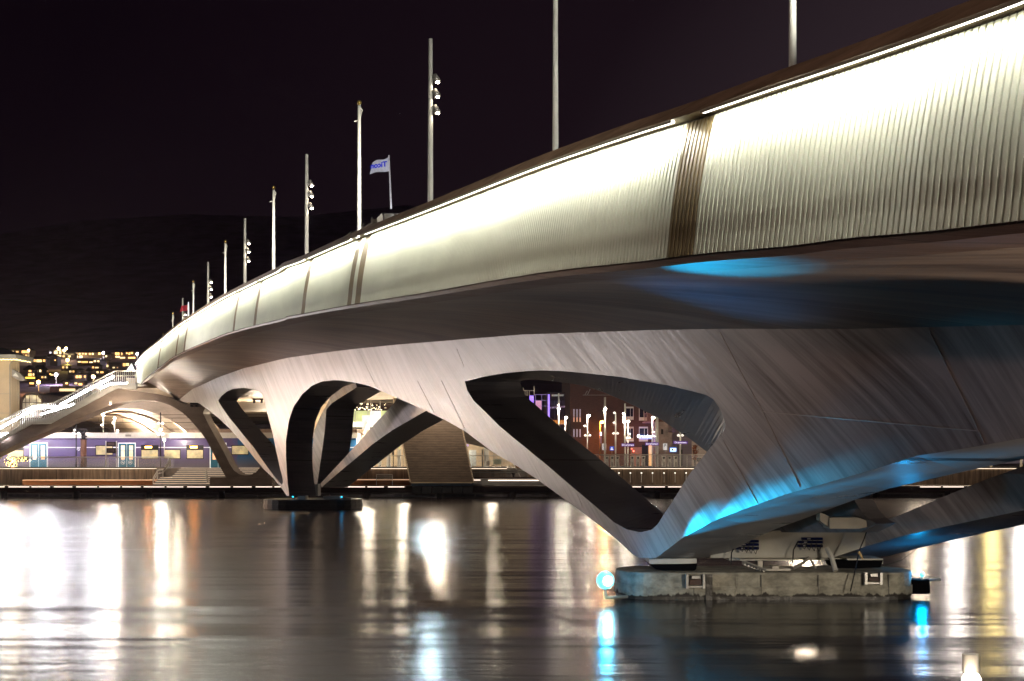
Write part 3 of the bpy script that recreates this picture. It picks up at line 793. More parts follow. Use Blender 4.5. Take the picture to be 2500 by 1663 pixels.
# light bollard in the water, near bottom
c = P(2369, 1597, 10)
t = thing('light_bollard', 'white cylindrical light bollard with a glowing lamp at the bottom edge of the picture', 'bollard lamp', (c.x, 10, 0))
MB().tube([(c.x, 10, c.z), (c.x, 10, c.z - 0.15)], 0.064, 20).build('cap', M['white'], t, False)
MB().ball((c.x + 0.01, 10, c.z - 0.215), 0.075, 14).build('lamp_glass', glow('bollard_glass', (1.0, 0.85, 0.6), 30), t, True)
MB().tube([(c.x, 10, c.z - 0.27), (c.x, 10, -0.5)], 0.05, 16).build('post', M['white'], t)
lamp('bollard_light', (c.x - 0.05, 9.85, c.z - 0.22), 6, (1.0, 0.82, 0.6), 0.05, parent=t)
# ------------------------------------------------------------------ quay on the station side
def X(px, Z): return (px - CX) / F * Z
def ZZ(py, Z): return CH + (HY - py) / F * Z
QY = 102.0
def sheet(name, pts, material, kind='structure'):
    return tag(mesh(name, pts, [tuple(range(len(pts)))], material), kind=kind)
tag(MB().box(-160, 160, QY, 109, -1.5, 0.98).build('quay_promenade', M['paving']), kind='structure')
tag(MB().box(-400, 400, 108.6, 260, -1.5, 2.42).build('station_plaza', M['paving']), kind='structure')
# timber fender wall
t = thing('fender_wall', 'dark timber fender wall along the foot of the station quay', 'quay wall', (-20, QY, 0))
MB().box(-160, 160, QY - 0.25, QY - 0.003, 0.42, 0.86).build('fascia_board', M['dark_timber'], t)
m = MB()
for k in range(-26, 27): m.box(k * 6 - 0.2, k * 6 + 0.2, QY - 0.5, QY - 0.26, -0.6, 0.55)
m.build('pile', M['black'], t)
m = MB()
for k in range(-26, 27):
    m.box(k * 6 + 0.35, k * 6 + 2.9, QY - 0.42, QY - 0.28, 0.06, 0.30); m.box(k * 6 + 3.0, k * 6 + 5.6, QY - 0.42, QY - 0.28, 0.06, 0.28)
m.build('fender_beam', mat('weathered_beam', (0.085, 0.08, 0.09), 0.6, 0, 0.5, 3), t)
MB().box(-160, 160, QY - 0.7, QY - 0.01, 0.86, 0.98).build('deck_edge', M['dark_timber'], t)
# dashed light line under the deck edge: one fitting each
xs = -60.0; k = 0
LG = 'strip lights under the promenade edge'
fit = None
random.seed(3)
spans = [(-60, -12), (22, 41), (64, 90), (90, 118)]
labs = {0: 'one of the dashed strip lights under the promenade edge, left of the slatted tower', 1: 'one of the dashed strip lights seen below the brown wall in the oval opening', 2: 'one of the thin dashed strip lights above dark water under the big fin'}
seq = []
x = X(-20, QY)
while x < X(2420, QY):
    w = random.choice((1.35, 1.5, 1.7))
    p = CX + F * (x + w / 2) / QY
    ok = p < 990 or 1530 < p < 1700 or 2230 < p < 2420
    if ok: seq.append((x, w, p))
    x += w + random.choice((0.2, 0.26, 0.34))
for i, (x, w, p) in enumerate(seq):
    o = MB().box(x, x + w, QY - 0.76, QY - 0.71, 0.885, 0.935).build('strip_light', M['led_line'])
    tag(o, labs[0] if p < 990 else labs[1] if p < 1700 else labs[2], 'strip light', LG if p < 990 else LG + (' in the opening' if p < 1700 else ' on the right'))
# retaining walls with coping and light line
def ret_wall(x0, x1, y, label):
    t = thing('retaining_wall', label, 'wall', ((x0 + x1) / 2, y, 0.98), 'concrete walls behind the promenade')
    MB().box(x0, x1, y, y + 0.5, 0.98, 2.36).build('wall', M['quay'], t)
    MB().box(x0, x1, y - 0.12, y + 0.55, 2.42, 2.52).build('coping', M['black'], t)
    MB().box(x0, x1, y - 0.1, y + 0.5, 2.361, 2.415).build('light_line', M['led_line2'], t)
    m = MB(); k = x0 + 2.7
    while k < x1: m.box(k, k + 0.04, y - 0.004, y + 0.01, 0.98, 2.36); k += 5.4
    m.build('wall_groove', M['black'], t)
    return t
ret_wall(-150, X(378, 106), 106, 'long brown concrete wall under the purple train, left of the steps')
ret_wall(X(668, 106), X(1010, 106), 106, 'brown concrete wall behind the bench between the branching legs and the slatted tower')
ret_wall(X(1150, 106), X(1237, 106), 106.4, 'short pale concrete wall right of the slatted tower')
ret_wall(X(1290, 106), 150, 106, 'pale brown concrete wall seen through the big oval opening')
MB()
# plaza fill behind the walls
tag(MB().box(-150, X(378, 106), 106.5, 108.6, 0.9, 2.42).box(X(668, 106), 150, 106.9, 108.6, 0.9, 2.42).build('plaza_edge', M['paving']), kind='structure')
# glass railings
M['glass'] = bpy.data.materials.new('railing_glass'); M['glass'].use_nodes = True
_n = M['glass'].node_tree; _b = _n.nodes['Principled BSDF']
_b.inputs['Alpha'].default_value = 0.12; _b.inputs['Base Color'].default_value = (0.8, 0.8, 0.8, 1); _b.inputs['Roughness'].default_value = 0.06
M['railm'] = mat('bright_rail', (0.7, 0.66, 0.6), 0.3, 0.3, 0.05, emit=None)
def glass_rail(px0, px1, y, pytop, label, z0=2.52):
    x0, x1 = X(px0, y), X(px1, y); zt = ZZ(pytop, y)
    t = thing('glass_railing', label, 'railing', ((x0 + x1) / 2, y, z0), 'glass railings on the station quay')
    MB().box(x0, x1, y, y + 0.02, z0, zt).build('glass_pane', M['glass'], t)
    MB().box(x0, x1, y - 0.04, y + 0.06, zt, zt + 0.07).build('handrail', M['railm'], t)
    m = MB(); k = x0 + 0.3
    while k < x1: m.box(k, k + 0.04, y + 0.03, y + 0.07, z0, zt); k += 2.6
    m.build('post', M['railm'], t)
    return t
glass_rail(-40, 424, 106.1, 1117, 'glass railing with thin bright top rail in front of the purple train')
glass_rail(868, 992, 106.1, 1113, 'glass railing above the wall between the strut and the slatted tower')
glass_rail(1145, 1245, 106.6, 1113, 'glass railing in the small bright gap right of the slatted tower')
glass_rail(1448, 1740, 106.1, 1111, 'glass railing with white top rail seen through the big oval opening')
# timber benches
def bench(px0, px1, py0, py1, label):
    t = thing('timber_bench', label, 'bench', (X((px0 + px1) / 2, 104.2), 104.2, 0.98), 'long timber benches on the promenade')
    MB().box(X(px0, 104), X(px1, 104), 104, 104.9, 0.99, ZZ(py0, 104) - 0.05).build('bench_body', M['timber'], t)
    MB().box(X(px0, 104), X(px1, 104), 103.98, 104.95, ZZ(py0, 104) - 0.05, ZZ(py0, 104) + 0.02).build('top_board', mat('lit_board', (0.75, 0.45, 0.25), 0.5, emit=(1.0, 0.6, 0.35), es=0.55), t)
bench(55, 376, 1172, 1184, 'long brown timber bench below the wall, left of the steps')
bench(852, 1000, 1171, 1183, 'long timber bench glowing orange between the strut and the slatted tower')
bench(512, 662, 1178, 1187, 'low dark timber bench under the arch foot beside the steps')
# metal seat in front of the right bench
t = thing('wire_bench', 'small wire mesh seat with thin frame in front of the glowing timber bench', 'seat', (X(938, 103.4), 103.4, 0.98))
m = MB()
for px in (919, 958): m.box(X(px, 103.4) - 0.03, X(px, 103.4) + 0.03, 103.4, 103.45, 0.98, ZZ(1158, 103.4))
m.box(X(919, 103.4), X(958, 103.4), 103.4, 103.45, ZZ(1159.5, 103.4), ZZ(1158, 103.4)); m.build('frame', M['railm'], t)
m = MB()
for k in range(19): m.pbox(920 + k * 2, 921 + k * 2, 1161, 1172, 103.46, 0.03)
m.build('mesh_back', M['fixture'], t)
# steps
t = thing('quay_steps', 'wide concrete steps rising from the promenade to the train under the arch', 'steps', (X(520, 104), 104, 0.98))
for i in range(9):
    z = 0.98 + 0.16 * (i + 1); y = 103.6 + 0.55 * i
    s = MB().box(X(376 + (i > 3) * 26 + i, 104), X(668, 104), y, 108.6 + 0.001 * i, z - 0.158, z).build('step', M['paving'], t)
    MB().box(X(377 + (i > 3) * 26 + i, 104), X(668, 104), y - 0.02, y + 0.10, z - 0.02, z + 0.012).build('nosing', mat('glowing_nosing', (0.8, 0.7, 0.58), 0.5, emit=(1, 0.75, 0.55), es=0.8) if i == 0 else bpy.data.materials['glowing_nosing'], s)  # nosings glow to brighten the treads, no lamp in them
def pipe_rail(pts, Z, label):
    t = thing('stair_handrail', label, 'handrail', (P(pts[0][0], pts[0][1], Z).x, Z, 0.98), 'metal handrails of the quay steps')
    up = [P(a, b_, Z) for a, b_ in pts]; lo = [P(a, b_ + 7, Z) for a, b_ in pts]
    MB().tube(up, 0.05, 6).tube(lo, 0.04, 6).build('rail', M['railm'], t)
    m = MB()
    for (a, b_), h in zip(pts, (14, 14, 14, 12, 12)): m.tube([P(a, b_, Z), P(a, b_ + h + 6, Z)], 0.04, 6)
    m.build('post', M['railm'], t)
pipe_rail([(374, 1167), (384, 1150), (398, 1147), (416, 1122)], 104, 'bent metal handrail at the near end of the quay steps beside the long bench')
pipe_rail([(503, 1149), (506, 1163), (509, 1177)], 103.7, 'short metal handrail in the middle of the quay steps')
# arch with its plinth, carrying the staircase
arch_pts = [(-112, 1143), (0, 1079), (76, 1036), (122, 1035), (184, 1002), (286, 948), (318, 953), (360, 958.6), (376, 961), (406, 968), (429, 977), (452, 987), (487, 988), (502, 996), (497, 1004), (496, 1010), (508, 1035), (527, 1069), (546, 1103), (560, 1132), (571, 1149), (584, 1158), (598, 1161), (611, 1160), (625, 1153), (636, 1140), (655, 1110), (672, 1108), (662, 1140), (650, 1166), (552, 1166), (535, 1136), (520, 1106), (505, 1076), (491, 1056), (475, 1038), (461, 1022), (446, 1008), (431, 998), (416, 990), (394, 982), (371, 978), (349, 976.5), (327, 978), (304, 980), (282, 984), (238, 1002), (178, 1027), (110, 1055), (59, 1076), (-30, 1118), (-82, 1143)]
t = thing('support_arch', 'brown concrete arch on the quay carrying the lit staircase and the bridge end', 'arch', (X(570, 103.6), 103.6, 0.98))
MB().pprism(arch_pts, 103.6, 2.4).build('arch_rib', M['arch'], t)
MB().pprism([(512, 1166), (664, 1166), (664, 1186), (512, 1186)], 103.3, 3.0).build('plinth', M['arch'], t)
MB().pprism([(462, 988), (466, 981), (480, 981), (486, 988)], 103.4, 1.8).build('bearing', M['black'], t)
m = MB(); m.pprism([(464, 989), (468, 989), (468, 993), (464, 993)], 103.3, 0.4); m.pprism([(477, 989), (481, 989), (481, 993), (477, 993)], 103.3, 0.4); m.build('bearing_bolt', M['black'], t)
# ------------------------------------------------------------------ lit staircase
t = thing('lit_staircase', 'glowing white staircase with slim balusters climbing along the arch to the bridge', 'staircase', (X(130, 103), 103, 2.42))
low = [(-115, 1140), (0, 1079), (76, 1036), (122, 1035), (184, 1002), (286, 948), (333, 951)]
top = [(333, 935), (268, 939.5), (122.5, 1021), (76, 1023.7), (-100, 1128)]
MB().pprism(low + top, 103.2, 0.2).build('stringer', M['stairm'], t)
MB().pprism(low + top, 106.2, 0.2).build('stringer', M['stairm'], t)
topl = sorted(top); raill = [(-100, 1092), (0, 1028), (78, 988.5), (130, 984), (280, 906), (335, 905)]
def ip(l, x): return float(np.interp(x, [a for a, b_ in l], [b_ for a, b_ in l]))
lowl = sorted(low)
for Z in (103.1, 106.1):
    m = MB(); px = -96.0
    while px < 334:
        yb = ip(topl, px) + (9 if Z < 104 else 0); a = P(px, ip(raill, px), Z); b_ = P(px, yb, Z)
        m.box(a.x - 0.022, a.x + 0.022, Z, Z + 0.05, b_.z, a.z); px += 5.0
    m.build('balusters', M['stairm'], t)
    m = MB().tube([P(a, b_, Z) for a, b_ in raill], 0.06, 6)
    m.tube([P(a, b_ + 12, Z + 0.1) for a, b_ in raill], 0.03, 6)
    m.build('handrail', M['railm'], t)
# steps and landings between the stringers
m = MB()
px = -96.0
while px < 333:
    y0 = ip(topl, px + 3); a = P(px, y0, 103.4); b_ = P(px + 6.2, y0, 103.4)
    m.box(a.x, b_.x, 103.42, 106.18, a.z - 0.12, a.z); px += 6.0
m.build('tread', M['stairm'], t)
# led strips along the far handrail and along the inside of the near stringer
def strip(pts, Z, h, name='led_strip'):
    v = []; f = []
    for i, (a, b_) in enumerate(pts):
        p = P(a, b_, Z); v += [p, p + Vector((0, 0, -h)), p + Vector((0, 0.08, -h)), p + Vector((0, 0.08, 0))]
    for i in range(len(pts) - 1):
        for k in range(4): f.append((i*4+k, (i+1)*4+k, (i+1)*4+(k+1) % 4, i*4+(k+1) % 4))
    f.append((0, 1, 2, 3)); n = len(v); f.append((n-1, n-2, n-3, n-4))
    return mesh(name, v, f, M['led_w'], t)
strip([(-90, 1098), (0, 1042), (70, 1002), (80, 992), (140, 990), (210, 951), (276, 917)], 106.0, 0.20)
strip([(-20, 1064), (18, 1056)], 103.5, 0.4)
strip([(100, 1010), (180, 985)], 106.0, 0.12)
strip([(245, 945), (272, 935), (310, 934)], 103.35, 0.16)
lamp('stair_light', P(105, 1000, 104.5), 1500, (0.95, 0.96, 1.0), 0.5, parent=t)
lamp('stair_light', P(10, 1035, 104.5), 700, (0.95, 0.96, 1.0), 0.5, parent=t)
lamp('stair_light', P(230, 930, 104.5), 500, (0.95, 0.96, 1.0), 0.5, parent=t)
c = P(319, 905, 104.6)
t = thing('pyramid_lantern', 'small white pointed lantern standing above the stair landing by the bridge end', 'lantern', (c.x, 104.6, c.z))
mesh('pyramid', [(c.x-0.28,104.3,c.z),(c.x+0.28,104.3,c.z),(c.x+0.28,104.9,c.z),(c.x-0.28,104.9,c.z),(c.x+0.08,104.6,c.z+0.65)], [(0,3,2,1),(0,1,4),(1,2,4),(2,3,4),(3,0,4)], mat('lantern_cloth', (0.8,0.8,0.78), 0.5, emit=(1,1,1), es=0.5), t)
MB().box(c.x-0.3, c.x+0.3, 104.3, 104.95, c.z-0.04, c.z-0.002).build('base', M['stairm'], t)

# ------------------------------------------------------------------ train
def livery():
    m = bpy.data.materials.new('train_livery'); m.use_nodes = True
    nt = m.node_tree; b = nt.nodes['Principled BSDF']; L = nt.links.new
    tc = N(nt, 'ShaderNodeTexCoord'); sp = N(nt, 'ShaderNodeSeparateXYZ'); L(tc.outputs['Object'], sp.inputs[0])
    nz = N(nt, 'ShaderNodeTexNoise', Scale=0.7, Detail=1.0); L(tc.outputs['Object'], nz.inputs['Vector'])
    a = N(nt, 'ShaderNodeMath', operation='MULTIPLY_ADD'); a.inputs[1].default_value = 5.0; L(nz.outputs['Fac'], a.inputs[0]); L(sp.outputs[0], a.inputs[2])
    mr = N(nt, 'ShaderNodeMapRange'); mr.inputs[1].default_value = X(540, 112); mr.inputs[2].default_value = X(700, 112); L(a.outputs[0], mr.inputs[0])
    r = N(nt, 'ShaderNodeValToRGB'); r.color_ramp.interpolation = 'CONSTANT'
    r.color_ramp.elements[0].color = (0.135, 0.10, 0.24, 1)
    r.color_ramp.elements[1].position = 0.62; r.color_ramp.elements[1].color = (0.04, 0.15, 0.34, 1)
    e = r.color_ramp.elements.new(0.48); e.color = (0.11, 0.11, 0.28, 1)
    L(mr.outputs[0], r.inputs[0])
    zr = N(nt, 'ShaderNodeMapRange'); zr.inputs[1].default_value = 2.4; zr.inputs[2].default_value = 3.5; L(sp.outputs[2], zr.inputs[0])
    mx = N(nt, 'ShaderNodeMixRGB'); mx.inputs[1].default_value = (0.20, 0.18, 0.20, 1); L(zr.outputs[0], mx.inputs[0]); L(r.outputs[0], mx.inputs[2])
    L(mx.outputs[0], b.inputs['Base Color']); b.inputs['Roughness'].default_value = 0.28
    return m
TY = 112.0
t = thing('commuter_train', 'purple and blue commuter train with lit windows standing behind the quay wall', 'train', (X(350, TY), TY, 2.42))
x0, x1 = X(-60, TY), X(870, TY)
def car_sec(x): 
    return [(x, TY, 2.30), (x, TY - 0.0, 4.95), (x, TY + 0.10, 5.12), (x, TY + 2.75, 5.12), (x, TY + 2.85, 4.9), (x, TY + 2.85, 2.30)]
a = car_sec(x0); b_ = car_sec(x1)
mesh('car_body', a + b_, [(0,1,7,6),(1,2,8,7),(2,3,9,8),(3,4,10,9),(4,5,11,10),(5,0,6,11),(5,4,3,2,1,0),(6,7,8,9,10,11)], livery(), t)
M['roofw'] = mat('train_roof', (0.72, 0.68, 0.62), 0.5, 0, 0.08)
MB().box(x0 - 0.1, x1 + 0.1, TY + 0.06, TY + 2.7, 5.13, 5.63).build('roof', M['roofw'], t)
MB().box(X(455, TY), x1, TY + 0.3, TY + 2.5, 5.635, 5.95).build('roof_unit', mat('roof_unit', (0.32, 0.22, 0.17), 0.6), t)
m = MB()
for k in range(4): m.pbox(417 + k * 8, 424 + k * 8, 1060, 1067, TY + 0.04, 0.05)
m.pbox(306, 320, 1061, 1066, TY + 0.04, 0.05)
m.build('vent', M['fixture'], t)
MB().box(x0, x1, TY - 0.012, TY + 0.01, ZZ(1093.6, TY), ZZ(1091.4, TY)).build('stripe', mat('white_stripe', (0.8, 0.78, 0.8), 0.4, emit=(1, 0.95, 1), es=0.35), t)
wl = mat('train_window_light', (0.5, 0.42, 0.25), 0.4, 0, 0.5, 1.6, emit=(1.0, 0.80, 0.42), es=0.32)
wor = glow('door_window_light', (1.0, 0.42, 0.08), 1.1)
dis = glow('destination_display', (1.0, 0.30, 0.03), 70.0)
teal = mat('teal_door', (0.03, 0.17, 0.25), 0.35, 0, 0.15)
def twin(px0, px1, py0, py1, display=False):
    w = MB().pbox(px0, px1, py0, py1, TY - 0.02, 0.03).build('window', M['black'], t)
    o = 12 if display else 2
    MB().pbox(px0 + 1.6, px1 - 1.6, py0 + o, py1 - 2, TY - 0.03, 0.009).build('pane', wl, w)
    if display:
        MB().pbox(px0 + 10, px0 + 26, py0 + 3, py0 + 7, TY - 0.035, 0.01).build('display', dis, w)
twin(17, 58, 1088, 1120, True); twin(233, 276, 1087, 1112); twin(344, 387, 1087, 1121, True); twin(400, 441, 1097, 1121); twin(455, 497, 1087, 1121, True); twin(565, 607, 1087, 1111); twin(-28, 6, 1097, 1121)
twin(700, 740, 1087, 1121)
def tdoor(px0, px1):
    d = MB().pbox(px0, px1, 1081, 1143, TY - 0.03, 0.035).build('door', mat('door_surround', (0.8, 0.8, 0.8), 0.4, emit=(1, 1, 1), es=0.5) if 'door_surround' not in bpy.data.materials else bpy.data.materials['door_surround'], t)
    c = (px0 + px1) / 2
    for a, b_ in ((px0 + 2, c - 0.4), (c + 0.4, px1 - 2)):
        MB().pbox(a, b_, 1083, 1143, TY - 0.05, 0.019).build('door_leaf', teal, d)
        mid = (a + b_) / 2
        MB().pbox(mid - 4, mid + 5, 1088, 1122, TY - 0.06, 0.009).build('door_window', wor, d)
        MB().pbox(mid - 4, mid + 5, 1099, 1102, TY - 0.07, 0.009).build('white_band', M['white'], d)
tdoor(72, 116); tdoor(288, 331); tdoor(512, 553)
for px in (300, 318):
    m = MB()
    cc = P(px, 1129, TY - 0.062); n = 16
    v = []; f = []
    for k in range(n):
        a = 2 * math.pi * k / n
        for r in (0.19, 0.15): v.append((cc.x + math.cos(a) * r, TY - 0.06, cc.z + math.sin(a) * r))
    for k in range(n): f.append((2*k, 2*k+1, 2*((k+1) % n)+1, 2*((k+1) % n)))
    m.add(v, f)
    if px == 300: m.box(cc.x-0.09, cc.x+0.02, TY-0.062, TY-0.06, cc.z-0.02, cc.z+0.06); m.box(cc.x-0.03, cc.x+0.09, TY-0.0625, TY-0.0601, cc.z-0.09, cc.z+0.0)
    else: m.box(cc.x-0.10, cc.x+0.10, TY-0.062, TY-0.06, cc.z-0.01, cc.z+0.06); m.box(cc.x-0.08, cc.x-0.02, TY-0.0625, TY-0.0601, cc.z-0.07, cc.z-0.01); m.box(cc.x+0.02, cc.x+0.08, TY-0.0625, TY-0.0601, cc.z-0.07, cc.z-0.01)
    m.build('door_pictogram', M['white'], t)
def text(body, px, py, Z, h_px, material, parent=None, name='lettering', mirror=False, sx=1.0, bold=0.0):
    cu = bpy.data.curves.new(name, 'FONT'); cu.body = body; cu.align_x = 'CENTER'; cu.align_y = 'CENTER'; cu.size = h_px / F * Z * 1.35
    cu.extrude = 0.004; cu.offset = bold * cu.size
    tmp = bpy.data.objects.new('tmp', cu); COL.objects.link(tmp)
    bpy.context.view_layer.update()
    me = bpy.data.meshes.new_from_object(tmp.evaluated_get(bpy.context.evaluated_depsgraph_get()))
    bpy.data.objects.remove(tmp)
    c = P(px, py, Z)
    for v in me.vertices:
        x, y, z = v.co
        v.co = (c.x + (-x if mirror else x) * sx, c.y - z - 0.006, c.z + y)
    me.name = name; me.materials.clear(); me.materials.append(material)
    o = bpy.data.objects.new(name, me); setup(o, parent)
    return o
text('70', 190, 1098, TY - 0.02, 7, glow('number_glow', (1, 0.85, 1), 0.7), t, 'car_number')  # car number given a glow of its own

# ------------------------------------------------------------------ things on the plaza in front of the train
t = thing('rusty_column', 'stout rust brown column with cable gear on top in front of the train', 'column', (X(205, 110.5), 110.5, 2.42))
MB().tube([(X(204, 110.5), 110.5, 2.42), (X(204, 110.5), 110.5, ZZ(1073, 110.5))], 0.26, 14).build('shaft', mat('rusty_steel', (0.17, 0.075, 0.045), 0.7, 0, 0.5, 4, (4, 4, 0.4)), t, True)
m = MB().box(X(199, 110.5), X(210, 110.5), 110.3, 110.7, ZZ(1135, 110.5), ZZ(1116, 110.5)); m.box(X(198, 110.5), X(211, 110.5), 110.2, 110.8, ZZ(1073, 110.5), ZZ(1071, 110.5))
m.build('dark_base', M['black'], t)
m = MB(); Zc = 110.5
for a in ([(188, 1053), (198, 1056), (204, 1062)], [(198, 1056), (203, 1052), (203, 1066)], [(204, 1070), (200, 1064), (212, 1066)], [(205, 1060), (210, 1050), (214, 1054)], [(203, 1073), (206, 1060)]):
    m.tube([P(x, y, Zc) for x, y in a], 0.07, 6)
m.ball(P(203, 1059, Zc), 0.2, 8); m.ball(P(204, 1067, Zc), 0.22, 8)
m.build('cable_gear', M['black'], t)
def lamp_pole(px, ytop, ybot, Z, heads, label, r=0.05, arms=(), group='lamp posts of the station', power=120, color=(1, 0.86, 0.7), mt=None, glass=None):
    t = thing('lamp_post', label, 'lamp post', (X(px, Z), Z, ZZ(ybot, Z)), group)
    MB().tube([P(px, ybot, Z), P(px, ytop, Z)], r, 8).build('pole', mt or M['pole'], t, True)
    for hx_, hy_, hr in heads:
        h = MB().ball(P(hx_, hy_, Z - 0.1), hr * 0.7, 10, 0.7).build('lamp_head', glass or M['lens2'], t, True)
        if power: lamp('post_light', P(hx_, hy_ + 3, Z - 0.35), power, color, 0.07, parent=t)
    for ax, ay, s in arms:
        m = MB(); m.tube([P(px, ay + 2, Z), P(ax, ay, Z - 0.05)], 0.04, 6); m.tube([P(ax - 2.2 * s, ay + 1.3, Z - 0.08), P(ax + 2.2 * s, ay - 1.3, Z - 0.08)], 0.09, 8)
        m.build('side_fitting', mat('bright_fitting', (0.8, 0.78, 0.72), 0.4, emit=(1, 0.9, 0.8), es=1.2) if 'bright_fitting' not in bpy.data.materials else bpy.data.materials['bright_fitting'], t)
    return t
M['lens2'] = glow('post_lamp_glass', (1.0, 0.88, 0.7), 26.0)
lamp_pole(186, 1027, 1141, 109.5, [], 'thin dark lamp post with white twin fittings beside the rusty column', 0.05, [(182, 1050, 1), (179, 1058, 1), (192, 1058, -1)], mt=M['black'])
lamp_pole(392, 1007, 1141, 109.5, [(392, 1049, 0.2)], 'dark lamp post with bright fittings in the middle of the arch', 0.05, [(387, 1033, 1), (397, 1033, -1), (386, 1060, 1), (398, 1060, -1)], mt=M['black'], power=500)
lamp_pole(252, 1014, 1056, 118, [(252, 1013, 0.2)], 'first of two lamp posts with round glowing heads above the train roof', 0.04, [(249, 1038, 1)], power=700)
lamp_pole(280, 1022, 1056, 119, [(280, 1021, 0.2)], 'second round headed lamp post above the train roof, nearer to the arch foot', 0.04, [(276, 1032, 1)], power=700)
lamp_pole(287, 1052, 1062, 117.5, [(287, 1052, 0.16)], 'low round lamp just above the train roof', 0.04, [], power=150)
lamp_pole(401, 1074, 1110, 109.0, [(401, 1073, 0.17)], 'round bright lamp glowing against the purple train side', 0.03, [], power=350)
t = thing('platform_display', 'pair of dark display boxes on two white posts in front of the train', 'display', (X(272, 109.5), 109.5, 2.42))
m = MB(); m.pbox(257, 259, 1077, 1141, 109.5, 0.1); m.pbox(283, 285, 1077, 1141, 109.5, 0.1); m.build('post', M['railm'], t)
for y0, y1 in ((1079, 1090), (1094, 1106)):
    b_ = MB().pbox(260, 282, y0, y1, 109.45, 0.25).build('display_box', M['black'], t)
    MB().pbox(263, 279, y0 + 2, y1 - 2.5, 109.42, 0.025).build('screen', mat('dim_screen', (0.08, 0.05, 0.05), 0.3), b_)
# shrub with fairy lights
def shrub(name, label, cat, px, py0, py1, w, Z, leafm, lights=0, lm=None, group=None):
    base = P(px, py1, Z); t = thing(name, label, cat, base, group)
    rnd = random.Random(int(px)); h = (py1 - py0) / F * Z
    m = MB()
    for k in range(9):
        a = rnd.uniform(-0.5, 0.5); m.tube([base, base + Vector((a * w * 0.4, rnd.uniform(-.2, .2), h * 0.5)), base + Vector((a * w, rnd.uniform(-.3, .3), h * rnd.uniform(.7, 1)))], 0.025, 5, 0.008)
    m.build('stems', M['dark_timber'], t)
    m = MB()
    for k in range(260):
        q = base + Vector((rnd.gauss(0, 0.22) * w, rnd.gauss(0, 0.22) * w, h * (0.35 + 0.6 * rnd.random())))
        u = Vector((rnd.uniform(-1, 1), rnd.uniform(-1, 1), rnd.uniform(-1, 1))).normalized() * 0.07; v = u.cross(Vector((rnd.random(), rnd.random(), rnd.random()))).normalized() * 0.05
        m.add([q - u, q + v, q + u, q - v], [(0, 1, 2, 3)])
    m.build('foliage', leafm, t)
    if lights:
        m = MB()
        for k in range(lights):
            q = base + Vector((rnd.gauss(0, 0.25) * w, -0.3 + rnd.uniform(-.1, .1), h * (0.1 + 0.85 * rnd.random()))); m.ball(q, 0.026, 6)
        o = m.build('fairy_lights', lm, t); o['kind'] = 'stuff'
    return t
M['leaf'] = mat('foliage', (0.06, 0.07, 0.03), 0.7, 0, 0.4)
M['leaf_red'] = mat('autumn_foliage', (0.30, 0.09, 0.03), 0.7, 0, 0.4)
M['fairy'] = glow('fairy_bulb', (1.0, 0.65, 0.15), 14)
shrub('fairy_light_shrub', 'shrub covered in golden fairy lights behind the glass railing near the picture border', 'shrub', 32, 1113, 1143, 1.1, 108.5, M['leaf'], 110, M['fairy'])
shrub('fairy_light_shrub', 'low band of golden fairy lights beside the first train door', 'shrub', 60, 1114, 1128, 0.9, 108.6, M['leaf'], 40, M['fairy'])
# ------------------------------------------------------------------ concrete vaults over the tracks
t = thing('station_vault', 'cream concrete vault with a second arch over the tracks behind the staircase arch', 'vault', (X(330, 117), 117, 2.42))
inner = [(60, 1080), (128, 1055.6), (208, 1021), (252.6, 1005), (297, 996.7), (342, 998.5), (386, 1011), (416, 1026), (446, 1046.7), (490, 1085), (520, 1130)]
outer_ = [(560, 1130), (540, 1060), (505, 1020), (470, 995), (430, 975), (371, 965), (300, 962), (250, 975), (200, 994), (128, 1030), (40, 1075)]
MB().pprism(inner + outer_, 117, 1.2).build('front_arch', M['cream'], t)
v = []; f = []
ic = [P(a, b_, 117.3) for a, b_ in inner]
NR = 8
for j in range(NR + 1):
    for q in ic:
        y = 118.3 + j * 5.5; v.append((q.x - 0.55 * (y - 118), y, 0.0 + q.z + 0.5 * math.sin(j * 1.3)))
n = len(ic)
for j in range(NR):
    for k in range(n - 1): f.append((j*n+k, j*n+k+1, (j+1)*n+k+1, (j+1)*n+k))
mesh('vault_shell', v, f, M['cream'], t)
for j in (0.7, 2, 3.4, 5):
    m = MB()
    y = 118.3 + j * 5.5
    for k in range(n - 1):
        a = ic[k] + Vector((-0.55 * (y - 118), 0, -0.12)); b_ = ic[k+1] + Vector((-0.55 * (y - 118), 0, -0.12)); a.y = b_.y = y
        m.tube([a, b_], 0.12, 5)
    m.build('vault_rib', M['arch'], t)
t = thing('deck_extension', 'wide cream ceiling of the bridge deck continuing over the station tracks', 'ceiling', (X(560, 118), 108, 9))
zc = 9.35
pts = [(-40, 107), (-11.2, 107), (-10.0, 116), (-30, 240), (-110, 240), (-60, 165)]
def ceil_z(x, y): return zc + 0.25 * math.sin(y * 0.25) + 0.0
nx_, ny_ = 14, 20; v = []; f = []; uv = []
for j in range(ny_ + 1):
    y = 107 + (230 - 107) * (j / ny_) ** 1.4
    xl = np.interp(y, [107, 165, 240], [-33.5, -60, -110]); xr = np.interp(y, [107, 116, 240], [-11.2, -10.4, -34])
    for i in range(nx_ + 1):
        x = xl + (xr - xl) * i / nx_; v.append((x, y, ceil_z(x, y) - 0.25 * math.sin(math.pi * i / nx_))); uv.append((x, y * 0.3))
for j in range(ny_):
    for i in range(nx_): a = j * (nx_ + 1) + i; f.append((a, a + nx_ + 1, a + nx_ + 2, a + 1))
mesh('ceiling', v, f, M['cream'], t, uv)
m = MB()
m.prism([(-33.5, zc + 0.02), (-11.2, zc + 0.02), (-11.2, zc + 0.9), (-33.5, zc + 0.9)], 106.6, 107.0)
